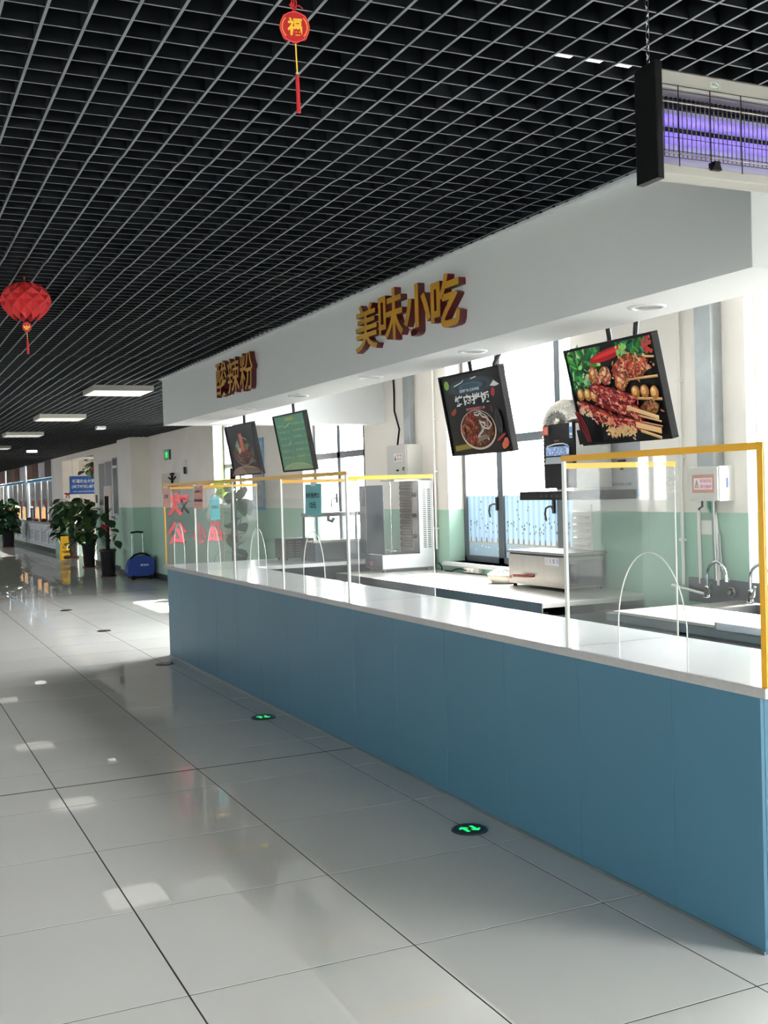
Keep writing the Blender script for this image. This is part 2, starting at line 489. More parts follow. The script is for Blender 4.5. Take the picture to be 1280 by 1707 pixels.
# ducts seen through the grid
pb = MB()
for yy in (-2.2, -1.2, 1.2):
    pb.box(-3, 1.7, yy - .04, yy + .04, 3.02, 3.06)
pb.box(.9, 1.75, -3.6, -3.0, 3.0, 3.25); pb.box(.3, .9, -3.3, -2.9, 3.1, 3.25)
pb.build('plenum_duct', MT['duct_grey'], ceiling)

# ------------------------------------------------------------------ setting: walls
def structure(o, label=None):
    o['kind'] = 'structure'
    if label: o['label'] = label
    return o
mb = MB()
wall_x(mb, WX, WO, FY0, 15.7, 0, 3.25, WIN)
ALC = (20.75, 25.5, 0, 2.62); NICHE = (18.45, 20.05, 1.38, 2.40)
wall_right = structure(mb.build('wall_right', MT['wall'], origin=(4.2, 10, 1.5), bevel=.004))
mb = MB(); wall_x(mb, 3.95, 4.4, 17.0, 27.2, 0, 3.25, [ALC])
structure(mb.build('wall_hall', MT['wall'], origin=(4.2, 22, 1.5)))
structure(MB().box(3.75, WO, 15.7, 17.0, 0, 3.25).build('wall_pillar', MT['wall'], origin=(4, 16.4, 1.5), bevel=.006))
structure(MB().box(4.02, WX, -.64, .40, 0, 2.86).build('wall_pilaster', MT['wall'], origin=(4.05, 0, 1.5), bevel=.006))
mb = MB()
mb.box(5.9, 6.0, ALC[0] - 1, ALC[1] + 1, 0, 3.0); mb.box(4.4, 5.9, ALC[0] - .05, ALC[0], 0, 2.9); mb.box(4.4, 5.9, ALC[1], ALC[1] + .05, 0, 2.9)
mb.box(4.4, 5.9, ALC[0], ALC[1], 2.63, 2.7)
structure(mb.build('wall_alcove', MT['cream'], origin=(5.2, 23, 1.4)))
mb = MB(); wall_x(mb, LEFTX - .2, LEFTX, FY0, FY1, 0, 3.25, LWIN)
structure(mb.build('wall_left', MT['wall'], origin=(LEFTX, 18, 1.5)))
structure(MB().box(LEFTX, 4.4, 46, 46.2, 0, 3.25).build('wall_back', MT['wall'], origin=(-2, 46, 1.5)))
mb = MB(); mb.box(LEFTX, FWIN[0], FY0, FY0 + .2, 0, 3.25); mb.box(FWIN[1], 4.4, FY0, FY0 + .2, 0, 3.25); mb.box(FWIN[0], FWIN[1], FY0, FY0 + .2, 0, FWIN[2]); mb.box(FWIN[0], FWIN[1], FY0, FY0 + .2, FWIN[3], 3.25)
structure(mb.build('wall_front', MT['wall'], origin=(-2, FY0, 1.5)))
mb = MB()
mb.box(4.07, WX, 5.1, 15.7, 0, .11); mb.box(3.73, 3.75, 15.68, 17.0, 0, .11); mb.box(3.73, WX, 15.68, 15.70, 0, .11); mb.box(3.925, 3.95, 17.0, 20.75, 0, .11)
structure(mb.build('baseboard_right', MT['base'], origin=(4.0, 12, .05)))
# kitchen ceiling
structure(MB().box(2.18, 4.1, -9, 4.75, 2.86, 2.9).build('ceiling_kitchen', MT['white'], origin=(3.1, -2, 2.88)))
# bulkhead over the counter (L shaped)
mb = MB()
mb.box(1.80, 2.18, -3.04, 5.03, 2.287, 3.2)
mb.box(2.18, 4.10, 4.75, 5.03, 2.287, 3.2)
bulk = structure(mb.build('wall_bulkhead', MT['white'], origin=(2, 1, 2.6), bevel=.003))
bulk['label'] = 'white bulkhead running above the serving counter'
mb = MB()
mb.box(1.775, 1.80, -3.06, 5.05, ZC - .012, ZC); mb.box(1.775, 4.1, 5.03, 5.055, ZC - .012, ZC)
structure(mb.build('trim_1', MT['metalwhite'], origin=(1.79, 1, ZC)))

# windows
def stripe_film():
    m = bpy.data.materials.new('frosted_film'); m.use_nodes = True
    n = m.node_tree.nodes; L = m.node_tree.links; n.remove(n['Principled BSDF']); out = n['Material Output']
    g_ = n.new('ShaderNodeNewGeometry'); s_ = n.new('ShaderNodeSeparateXYZ'); L.new(g_.outputs['Position'], s_.inputs[0])
    w_ = n.new('ShaderNodeMath'); w_.operation = 'MULTIPLY'; w_.inputs[1].default_value = 2 * math.pi / .085
    L.new(s_.outputs[1], w_.inputs[0]); sn = n.new('ShaderNodeMath'); sn.operation = 'SINE'; L.new(w_.outputs[0], sn.inputs[0])
    mr = n.new('ShaderNodeMapRange'); mr.inputs[1].default_value = -1; L.new(sn.outputs[0], mr.inputs[0])
    mx = n.new('ShaderNodeMix'); mx.data_type = 'RGBA'; mx.inputs[6].default_value = (*lin((172, 204, 228)), 1); mx.inputs[7].default_value = (*lin((206, 228, 244)), 1)
    L.new(mr.outputs[0], mx.inputs[0])
    gt = n.new('ShaderNodeMath'); gt.operation = 'GREATER_THAN'; gt.inputs[1].default_value = 1.07; L.new(s_.outputs[2], gt.inputs[0])
    m2 = n.new('ShaderNodeMix'); m2.data_type = 'RGBA'; m2.inputs[6].default_value = (*lin((168, 190, 204)), 1)
    L.new(gt.outputs[0], m2.inputs[0]); L.new(mx.outputs[2], m2.inputs[7])
    t = n.new('ShaderNodeBsdfTranslucent'); d = n.new('ShaderNodeBsdfDiffuse'); ms = n.new('ShaderNodeMixShader'); ms.inputs[0].default_value = .93
    L.new(m2.outputs[2], t.inputs[0]); L.new(m2.outputs[2], d.inputs[0]); L.new(t.outputs[0], ms.inputs[1]); L.new(d.outputs[0], ms.inputs[2])
    L.new(ms.outputs[0], out.inputs[0]); return m
MT['film'] = stripe_film()
PX = 4.27
def bar(mb, y0, y1, z0, z1, d=.06): mb.box(PX - .01, PX - .01 + d, y0, y1, z0, z1)
def window(k, hole, mull, trans, sill=True, film=False, handles=()):
    y0, y1, z0, z1 = hole
    mb = MB(); f = .055
    bar(mb, y0, y0 + f, z0, z1); bar(mb, y1 - f, y1, z0, z1); bar(mb, y0, y1, z0, z0 + f); bar(mb, y0, y1, z1 - f, z1)
    for (a, b) in mull: bar(mb, a, b, z0, z1, .062)
    for (a, b) in trans: bar(mb, y0, y1, a, b, .064)
    fr = structure(mb.build('window_%d' % k, MT['frame'], origin=(PX, (y0 + y1) / 2, z0), bevel=.004))
    es = [y0 + f] + [v for m_ in mull for v in m_] + [y1 - f]; zs = [z0 + f] + [v for t in trans for v in t] + [z1 - f]
    for a, b in zip(es[::2], es[1::2]):
        for c, d in zip(zs[::2], zs[1::2]):
            MB().box(PX + .02, PX + .026, a - .005, b + .005, c - .005, d + .005).build('pane', MT['glass'], fr)
            # inner sash line
    for a, b in zip(es[::2], es[1::2]):
        if film:
            MB().box(PX + .012, PX + .0135, a, b, z0 + f, 1.505).build('frosted_film', MT['film'], fr)
            m = facing(-1, 0, (PX + .0115, 0, 0)); art = Art(m)
            n_ = max(3, int((b - a) / .085)); rnd = random.Random(3)
            art.rect(-b + .005, -a - .005, 1.068, 1.076, (196, 160, 120))
            for q in range(n_):
                x = -b + (b - a) * (q + .5) / n_; h = rnd.choice([.10, .14, .26, .34]); w2 = rnd.uniform(.008, .014)
                art.poly([(x - w2, 1.076), (x + w2, 1.076), (x + w2 * .6, 1.12), (x - w2 * .6, 1.12)], rnd.choice([(150, 116, 92), (176, 140, 110), (140, 100, 96)]))
                art.line([(x, 1.12), (x + rnd.uniform(-.02, .02), 1.12 + h)], .003, (110, 118, 126))
                for _ in range(5):
                    art.ell(x + rnd.uniform(-.03, .03), 1.14 + rnd.uniform(.02, h), .009, .011, rnd.choice([(96, 104, 120), (120, 126, 136), (88, 92, 112)]), 7)
            for q in range(n_):
                art.ell(-b + (b - a) * rnd.random(), z0 + f + .03 + rnd.random() * .09, .012, .006, (244, 248, 250), 8)
            art.mb.build('printed_plants', MT['print'], fr)
    for (y, z) in handles:
        h = MB(); h.box(PX - .03, PX - .01, y - .014, y + .014, z - .06, z + .06)
        h.tube([(PX - .03, y, z), (PX - .06, y + .01, z), (PX - .075, y + .035, z - .015), (PX - .075, y + .05, z - .06), (PX - .07, y + .04, z - .12)], .009, 8)
        h.build('handle', MT['handle'], fr)
    if sill:
        MB().box(WX - .045, PX + .05, y0 - .08, y1 + .08, z0 - .035, z0).build('window_sill', MT['white'], fr, bevel=.004)
    return fr
window(1, WIN[0], [(1.72, 1.80), (2.655, 2.75)], [(1.97, 2.045)], film=True, handles=[(2.74, 1.43), (1.83, 1.41)])
window(2, WIN[1], [(5.61, 5.70), (6.385, 6.475)], [(1.985, 2.06)], handles=[(6.5, 1.5)])
window(3, WIN[2], [(10.3, 10.4)], [(2.0, 2.06)])
window(4, WIN[3], [(-1.75, -1.67)], [(1.97, 2.045)])
window(5, WIN[4], [(-5.7, -5.62)], [(1.97, 2.045)])
for k, hz in enumerate(LWIN):
    y0, y1, z0, z1 = hz; mb = MB(); X = LEFTX - .12
    for (a, b, c, d) in [(y0, y0 + .06, z0, z1), (y1 - .06, y1, z0, z1), (y0, y1, z0, z0 + .06), (y0, y1, z1 - .06, z1), ((y0 + y1) / 2 - .04, (y0 + y1) / 2 + .04, z0, z1)]:
        mb.box(X, X + .06, a, b, c, d)
    fr = structure(mb.build('window_%d' % (6 + k), MT['frame'], origin=(X, y0, z0)))
    MB().box(X + .02, X + .026, y0 + .05, y1 - .05, z0 + .05, z1 - .05).build('pane', MT['glass'], fr)
mb = MB(); n_ = 5; wd = (FWIN[1] - FWIN[0]) / n_
for k in range(n_ + 1): mb.box(FWIN[0] + wd * k - .04, FWIN[0] + wd * k + .04, FY0 + .06, FY0 + .13, FWIN[2], FWIN[3])
for z in (FWIN[2] + .04, FWIN[3] - .04): mb.box(FWIN[0], FWIN[1], FY0 + .06, FY0 + .13, z - .04, z + .04)
fr = structure(mb.build('window_18', MT['frame'], origin=(0, FY0, 0)))
for k in range(n_): MB().box(FWIN[0] + wd * k + .035, FWIN[0] + wd * (k + 1) - .035, FY0 + .09, FY0 + .096, FWIN[2] + .06, FWIN[3] - .06).build('pane', MT['glass'], fr)
# ground outside
gm = MB(); gm.box(4.4, 60, -60, 90, -.5, -.3); gm.box(-70, LEFTX - .2, -60, 90, -.5, -.3); gm.box(LEFTX - .2, 4.4, -60, FY0, -.5, -.3)
structure(gm.build('ground_outside', MT['concrete'], origin=(0, 0, -.4)))

# ------------------------------------------------------------------ serving counter
CX, CE = 1.788, 5.02
base = thing('serving_counter', 'long blue panelled counter base under the white quartz worktop', 'counter', (2.05, 1, 0))
MB().box(CX + .012, 2.30, -3.03, CE - .012, 0, .868).build('carcass', MT['blue_gap'], base)
seams = [CE] + [4.527 - .5935 * k for k in range(13)] + [-3.045]
for a, b in zip(seams[1:], seams[:-1]):
    MB().box(CX, CX + .016, a + .0013, b - .0013, .0, .866).build('panel', MT['blue'], base, bevel=.0015)
MB().box(CX + .016, 2.30, CE - .016, CE, 0, .866).build('end_panel', MT['blue'], base)
MB().box(CX + .016, 2.30, -3.045, -3.03, 0, .866).build('end_panel', MT['blue'], base)
MB().box(CX - .006, CX, -3.045, CE, 0, .012).build('toe_strip', MT['galv'], base)
mb = MB(); mb.box(2.32, 4.08, 4.35, 4.98, 0, .866)
mb.build('return_base', MT['dark_steel'], base)
top = thing('countertop', 'white quartz worktop with a grey speckled front edge along the blue counter', 'countertop', (2.05, 1, .868))
mb = MB(); mb.box(1.758, 2.36, -3.10, 5.035, .869, .903); mb.box(2.36, 4.095, 4.0, 5.035, .869, .903)
mb.build('slab', MT['quartz'], top, bevel=.003)
MB().box(1.7565, 1.759, -3.10, 5.034, .870, .9005).build('front_edge', MT['quartz_edge'], top)

# acrylic screens
ZT, ZB, AX = 1.685, .9035, 1.772
def screen_front(y0, y1, label, hatch=None, lite=True):
    t = thing('acrylic_screen', label, 'screen', (AX, (y0 + y1) / 2, ZB), 'clear acrylic screens on the counter')
    m = facing(-1, 0, (AX, 0, 0))             # local x = -world y
    a, b = -y1, -y0
    if hatch:
        hc, hw, hz = -hatch[0], hatch[1] / 2, hatch[2]
        arc = [(hc + hw * math.cos(math.pi * k / 24), (hz - hatch[3]) + hatch[3] * math.sin(math.pi * k / 24)) for k in range(25)]   # right to left
        pts = [(a, ZB), (hc - hw, ZB)] + arc[::-1] + [(hc + hw, ZB), (b, ZB)] + [(b, ZT), (a, ZT)]
        MBp = MB()
        left = [(a, ZB), (hc - hw, ZB)] + [p for p in arc[::-1] if p[0] <= hc + 1e-6] + [(hc, ZT), (a, ZT)]
        right = [(hc, ZT)] + [p for p in arc[::-1] if p[0] >= hc - 1e-6] + [(hc + hw, ZB), (b, ZB), (b, ZT)]
        MBp.prism(m, left, -.0025, .0025); MBp.prism(m, right, -.0025, .0025)
        MBp.build('pane', MT['acrylic'], t)
        path = [m @ Vector((hc + hw, ZB, 0))] + [m @ Vector((p[0], p[1], 0)) for p in arc] + [m @ Vector((hc - hw, ZB, 0))]
        MB().tube(path, .0026, 6).build('hatch_edge', MT['acrylic_edge'], t)
    else:
        MB().box(AX - .0025, AX + .0025, y0, y1, ZB, ZT).build('pane', MT['acrylic'], t)
    MB().box(AX - .004, AX + .004, y0, y1, ZT - .001, ZT + .024).build('top_tape', MT['yellow'], t)
    return t
SEAM = [5.0, 3.855, 2.70, 1.55, .355]
pos = ['at the far end of the counter', 'second from the far end of the counter', 'third from the far end, before the teal notice panel', 'carrying the teal paper notice, beside the open gap']
fr4 = []
for k in range(4):
    c = [4.46, 3.30, 2.11, .955][k]
    fr4.append(screen_front(SEAM[k + 1], SEAM[k], 'clear front acrylic screen ' + pos[k], (c, .385, 1.325, .30)))
fr4.append(screen_front(-3.10, -1.95, 'large clear front acrylic screen at the right with a tall arched hatch', (-2.51, .40, 1.325, .30)))
def seam_strip(y, t, mt='acrylic_edge', wd=.009):
    MB().box(AX - .0055, AX + .0055, y - wd, y + wd, ZB, ZT).build('seam_strip', MT[mt], t)
seam_strip(4.985, fr4[0], 'yellow', .010); seam_strip(3.855, fr4[1]); seam_strip(2.70, fr4[2]); seam_strip(1.55, fr4[3], wd=.007); seam_strip(.365, fr4[3], wd=.013)
seam_strip(-1.962, fr4[4], wd=.009); seam_strip(-3.088, fr4[4], 'yellow', .012)
def screen_side(y, label, x1=2.36, post=None, zt=None):
    zt = zt or ZT - .03
    t = thing('acrylic_screen', label, 'screen', ((AX + x1) / 2, y, ZB), 'clear acrylic screens on the counter')
    MB().box(AX + .004, x1, y - .0025, y + .0025, ZB, zt).build('pane', MT['acrylic'], t)
    MB().box(AX + .004, x1 + .004, y - .004, y + .004, zt - .001, zt + .022).build('top_tape', MT['yellow'], t)
    MB().box(x1 - .004, x1, y - .004, y + .004, ZB, zt).build('seam_strip', MT[post or 'acrylic_edge'], t)
    return t
s_end = screen_side(4.985, 'clear end acrylic screen with pink cut-out characters and a yellow taped edge', 2.37, 'yellow')
screen_side(3.86, 'clear crosswise acrylic divider nearest the far end of the counter')
screen_side(1.555, 'clear crosswise acrylic divider behind the teal paper notice')
screen_side(.36, 'clear crosswise acrylic divider in front of the kebab grill')
screen_side(-1.955, 'clear crosswise acrylic divider with an etched flower, at the right front screen')
# etched flower mark
m = facing(-1, 0, (AX - .0032, 0, 0)); art = Art(m)
fx, fz = 2.655, 1.60
for k in range(6):
    a = k * math.pi / 3; art.ring(fx + .022 * math.cos(a), fz + .018 * math.sin(a), .013, .012, .0025, (238, 240, 240), 10)
art.text('品味轩', fx - .036, fx + .036, fz - .055, fz - .040, (238, 240, 240))
art.mb.build('etched_mark', MT['print'], fr4[4])
# red cut-out characters stuck on the end screen (read from outside, so mirrored from here)
mb = MB(); m = facing(0, -1, (0, 4.985 - .0032, 0))
for ch, x0, x1, z0, z1 in [('欢', 1.80, 2.02, 1.39, 1.62), ('公', 1.795, 1.99, 1.10, 1.33), ('小', 2.05, 2.19, 1.10, 1.31), ('品', 2.21, 2.35, 1.12, 1.31)]:
    put_text(mb, m, ch, x0 + .006, x1 + .006, z0 - .006, z1 - .006, 0, 1, .01, mirror=True)  # dark offset copy, painted as the shadow of each character
    put_text(mb, m, ch, x0, x1, z0, z1, .0004, 0, .035, mirror=True)
mb.build('cut_out_characters', [MT['pinkred'], MT['ink']], s_end)

def notice(name, label, y0, y1, z0, z1, mt, rows, x=AX - .0035, nrm=(-1, 0), grp='paper notices taped to the acrylic'):
    m = facing(nrm[0], nrm[1], (x, 0, 0)) if nrm[0] else facing(0, -1, (0, x, 0))
    a, b = (-y1, -y0) if nrm[0] else (y0, y1)
    t = thing(name, label, 'notice', (x, (y0 + y1) / 2, z0) if nrm[0] else ((y0 + y1) / 2, x, z0), grp)
    n = 6; vs = []; 
    for q in range(n + 1):
        zz = z0 + (z1 - z0) * q / n; cur = .0015 + .006 * (1 - q / n) ** 2
        vs += [m @ Vector((a, zz, cur)), m @ Vector((b, zz, cur))]
    MB().add(vs, [(2 * q, 2 * q + 1, 2 * q + 3, 2 * q + 2) for q in range(n)], 0, True).build('sheet', MT[mt], t)
    tx = MB()
    for (s_, fx0, fx1, fy0, fy1) in rows:
        put_text(tx, m, s_, a + (b - a) * fx0, a + (b - a) * fx1, z0 + (z1 - z0) * fy0, z0 + (z1 - z0) * fy1, .0085, 0, .02)
    tx.build('lettering', MT['ink'], t)
    tp = MB(); tp.prism(m, [(a + (b - a) * .35, z1 - .012), (a + (b - a) * .65, z1 - .012), (a + (b - a) * .65, z1 + .012), (a + (b - a) * .35, z1 + .012)], .0016, .0022)
    tp.build('tape', MT['paint_white'], t)
    return t
notice('paper_notice', 'teal paper notice in two dark lines on the acrylic, below the green menu board', .765, 1.06, 1.435, 1.638, 'paper_teal', [('酸辣粉窗口', .1, .9, .55, .72), ('12元', .32, .7, .22, .42)])
notice('paper_notice', 'pink paper notice at the far corner post of the acrylic screens', 4.70, 5.0, 1.475, 1.675, 'paper_pink', [('主食', .15, .75, .45, .65)])
notice('paper_notice', 'pink paper notice with two lines hanging over the acrylic seam', 3.55, 3.86, 1.470, 1.672, 'paper_pink', [('点餐窗口', .15, .85, .68, .80), ('请出示取餐码', .1, .92, .28, .42)])
notice('paper_notice', 'light cyan paper notice beside the yellow taped acrylic edge', 2.235, 2.335, 1.335, 1.575, 'paper_cyan', [('收银台', .12, .8, .45, .60)], x=4.985 - .0035, nrm=(0, -1))

# ------------------------------------------------------------------ sign letters on the bulkhead
def letter(ch, y1, y0, z0, z1, label, grp):
    t = thing('sign_letter', label, 'sign letter', (1.77, (y0 + y1) / 2, z0), grp)
    m = facing(-1, 0, (1.80, 0, 0)); mb = MB()
    put_text(mb, m, ch, -y1, -y0, z0, z1, .001, 0, {'美': .014, '味': .014, '小': .03, '吃': .024}.get(ch, .006), .02, .040, 1)
    f = MB(); sd = MB()
    for face, mi in zip(mb.f, mb.mi):
        tgt = f if mi == 0 else sd
        tgt.add([mb.v[i] for i in face], [tuple(range(len(face)))], 0)
    f.build('gold_face', MT['gold'], t); sd.build('return', MT['maroon'], t, label='dark red letter side')
g1 = 'gold letters of the four character sign'; g2 = 'gold letters of the three character sign'
letter('美', .135, -.175, 2.392, 2.662, 'gold letter 美, leftmost of the four character sign', g1)
letter('味', -.195, -.505, 2.405, 2.690, 'gold letter 味, second of the four character sign', g1)
letter('小', -.515, -.825, 2.395, 2.662, 'gold letter 小, third of the four character sign', g1)
letter('吃', -.830, -1.135, 2.385, 2.655, 'gold letter 吃, rightmost of the four character sign', g1)
letter('酸', 3.03, 2.725, 2.385, 2.675, 'gold letter 酸, leftmost of the far three character sign', g2)
letter('辣', 2.70, 2.395, 2.385, 2.665, 'gold letter 辣, middle of the far three character sign', g2)
letter('粉', 2.375, 2.06, 2.375, 2.665, 'gold letter 粉, rightmost of the far three character sign', g2)

# recessed downlights in the bulkhead
for (y, lb) in [(-2.28, 'round recessed downlight above the skewer picture board'), (-.88, 'round recessed downlight above the rice bowl picture board'), (.39, 'round recessed downlight third from the right, below the four character sign'),
                (1.67, 'round recessed downlight above the green menu board'), (2.89, 'round recessed downlight nearest the far end of the bulkhead')]:
    t = thing('downlight', lb, 'downlight', (1.97, y, 2.287), 'downlights in the bulkhead')
    MB().lathe((1.97, y, 2.287), [(.052, .0), (.054, -.006), (.075, -.005), (.078, .0)], 28).build('trim_ring', MT['metalwhite'], t)
    MB().lathe((1.97, y, 2.287), [(.001, -.0015), (.052, -.0012)], 28).build('diffuser', MT['creamrail'], t)

# ------------------------------------------------------------------ hanging picture boards
def board(y1, y0, zt, label, painter, poles, h=.475, lean=.085, xt=2.215, bow=False):
    t = thing('menu_board', label, 'menu board', (xt + lean / 2, (y0 + y1) / 2, zt - h / 2), 'picture boards hanging over the counter')
    v = Vector((-lean, 0, math.sqrt(h * h - lean * lean))).normalized(); x = Vector((0, -1, 0)); z = x.cross(v)
    bl = Vector((xt, y1, zt)) - v * h
    m = Matrix((x, v, z)).transposed().to_4x4(); m.translation = bl
    W = y1 - y0
    mb = MB(); f = .013
    mb.mbox(m, 0, W, 0, f, -.035, .004); mb.mbox(m, 0, W, h - f, h, -.035, .004); mb.mbox(m, 0, f, f, h - f, -.035, .004); mb.mbox(m, W - f, W, f, h - f, -.035, .004)
    mb.mbox(m, f, W - f, f, h - f, -.035, -.006)
    mb.build('frame', MT['black'], t, bevel=.002)
    fm = m.copy(); fm.translation = m @ Vector((f, f, -.0055))
    art = Art(fm); painter(art, W - 2 * f, h - 2 * f)
    art.mb.build('printed_panel', MT['print_gloss'], t)
    for (py, dx) in poles:
        p = MB(); b0 = m @ Vector((y1 - py, h - .04, -.04)); q0 = Vector((b0.x + .0, b0.y, zt + .02))
        p.tube([b0, q0, (2.235 + dx, py - dx * .8, 2.42), (2.235 + dx, py - dx * .8, 2.86)], .012, 8)
        p.build('pole', MT['black'], t)
    return t
R = random.Random(11)
def rc(c, d=22): return tuple(max(0, min(255, v + R.randint(-d, d))) for v in c)
def skewers(a, w_, h_):
    def E(x, y, rx, ry, c, n=10, rot=0, irr=.12): a.ell(w_ * x, h_ * y, w_ * rx, h_ * ry, c, n, rot, irr)
    def stick(x0, y0, x1, y1, wd=.014, c=(206, 160, 104)):
        a.line([(w_ * x0, h_ * y0), (w_ * x1, h_ * y1)], w_ * wd, rc(c, 10)); a.line([(w_ * x0, h_ * (y0 + wd * .3)), (w_ * x1, h_ * (y1 + wd * .3))], w_ * wd * .35, (236, 206, 158))
    def meat(x0, y0, x1, y1, r, n, base, tones):
        a.line([(w_ * x0, h_ * y0), (w_ * x1, h_ * y1)], w_ * r * 1.7, base); E(x0, y0, r * .8, r, base); E(x1, y1, r * .8, r, base)
        for _ in range(n):
            q = R.random(); E(x0 + (x1 - x0) * q + R.gauss(0, r * .45), y0 + (y1 - y0) * q + R.gauss(0, r * .5), R.uniform(.010, .030), R.uniform(.007, .020), rc(R.choice(tones), 16), 7, -.5 + R.uniform(-.7, .7), .28)
    a.rect(0, w_, 0, h_, (15, 15, 18))
    a.poly([(0, h_), (w_ * .42, h_), (w_ * .36, h_ * .72), (w_ * .22, h_ * .62), (w_ * .05, h_ * .48), (0, h_ * .6)], (36, 84, 46))
    for _ in range(190):
        x, y = R.random() * .4, 1 - R.random() * .5
        if x * 1.15 + (1 - y) > .62: continue
        E(x, y, R.uniform(.015, .05), R.uniform(.01, .03), rc(R.choice([(58, 128, 62), (92, 160, 84), (34, 92, 48), (160, 204, 140), (24, 70, 40)])), 8, R.uniform(0, 3), .3)
    a.poly([(w_ * .60, h_), (w_ * .95, h_), (w_ * .95, h_ * .78), (w_ * .70, h_ * .84)], (22, 74, 42))
    for _ in range(70): E(R.uniform(.62, .93), R.uniform(.80, .99), R.uniform(.015, .04), R.uniform(.01, .03), rc(R.choice([(30, 96, 52), (16, 60, 36), (60, 126, 66)])), 8, R.uniform(0, 3), .3)
    for _ in range(26): E(R.uniform(.90, .99), R.uniform(.84, .99), .02, .018, rc((160, 50, 60)), 7, 0, .3)
    E(.50, .895, .23, .055, (150, 22, 30), 20, .12, .04); E(.50, .908, .18, .022, (196, 44, 48), 16, .12, .04)
    for _ in range(30): E(R.uniform(.60, .72), R.uniform(.82, .97), .018, .014, rc((120, 178, 96)), 7, R.uniform(0, 3), .3)
    stick(.6, .615, 1, .60, .018); stick(.66, .42, 1, .37, .020); stick(.72, .84, 1, .79)
    E(.73, .735, .20, .125, (112, 52, 36), 24)
    for _ in range(210): E(.73 + R.gauss(0, .088), .735 + R.gauss(0, .05), R.uniform(.010, .026), R.uniform(.007, .018), rc(R.choice([(150, 70, 46), (196, 104, 70), (126, 46, 38), (232, 176, 140), (210, 130, 96)])), 7, R.uniform(0, 3), .25)
    for (x, y, rx, ry) in [(.30, .71, .062, .095), (.435, .685, .066, .10), (.60, .60, .072, .095)]:
        E(x, y, rx, ry, (150, 84, 52), 20)
        for _ in range(46): E(x + R.gauss(0, rx * .42), y + R.gauss(0, ry * .42), R.uniform(.01, .024), R.uniform(.008, .02), rc(R.choice([(206, 140, 96), (226, 180, 144), (176, 96, 60), (140, 70, 46)])), 8, R.uniform(0, 3), .2)
        E(x - rx * .2, y + ry * .3, rx * .3, ry * .25, (238, 204, 172), 9)
    for (x, y) in [(.74, .475), (.84, .47), (.94, .445), (.10, .53), (.185, .52), (.26, .50)]:
        E(x, y, .046, .068, (170, 108, 52), 16, 0, .05); E(x - .008, y + .012, .028, .044, (222, 180, 118), 14, 0, .05); E(x - .012, y + .026, .012, .018, (244, 218, 174), 9)
    E(.86, .30, .10, .07, (120, 80, 50), 16)
    for _ in range(60): E(.86 + R.gauss(0, .05), .30 + R.gauss(0, .035), R.uniform(.01, .024), .012, rc(R.choice([(150, 104, 70), (176, 120, 80), (96, 60, 42)])), 7, R.uniform(0, 3), .25)
    red = [(150, 36, 40), (182, 66, 58), (104, 22, 30), (212, 112, 92), (228, 164, 140), (92, 20, 28)]
    meat(.08, .42, .46, .22, .045, 150, (110, 30, 34), red)
    for _ in range(110):
        q = R.random(); E(.05 + .6 * q, .37 - .30 * q + R.gauss(0, .02), R.uniform(.010, .024), .011, rc((226, 206, 170), 14), 7, R.uniform(0, 3), .2)
    meat(.28, .58, .70, .40, .050, 190, (120, 30, 34), red); meat(.34, .44, .78, .24, .052, 210, (104, 24, 30), red); meat(.26, .30, .62, .13, .052, 190, (118, 40, 36), red + [(222, 170, 110)]); meat(.52, .22, .84, .12, .042, 130, (110, 28, 34), red)
    for _ in range(80): E(R.uniform(.38, .70), R.uniform(.06, .14), R.uniform(.012, .026), .013, rc((222, 186, 132), 16), 7, R.uniform(0, 3), .2)
    stick(.66, .34, .98, .20, .030, (230, 196, 142)); stick(.72, .155, .98, .07, .040, (232, 202, 148)); stick(.78, .24, 1, .16); stick(.76, .09, .97, .0, .022); stick(.80, .17, 1, .11, .016, (150, 60, 60))
    a.rect(0, w_ * .16, 0, h_ * .16, (15, 15, 18))
    for q in range(3): a.line([(w_ * (.03 + q * .02), h_ * .36), (w_ * (.07 + q * .03), h_ * .2), (w_ * (.12 + q * .02), h_ * .02)], w_ * .012, (134, 26, 32))
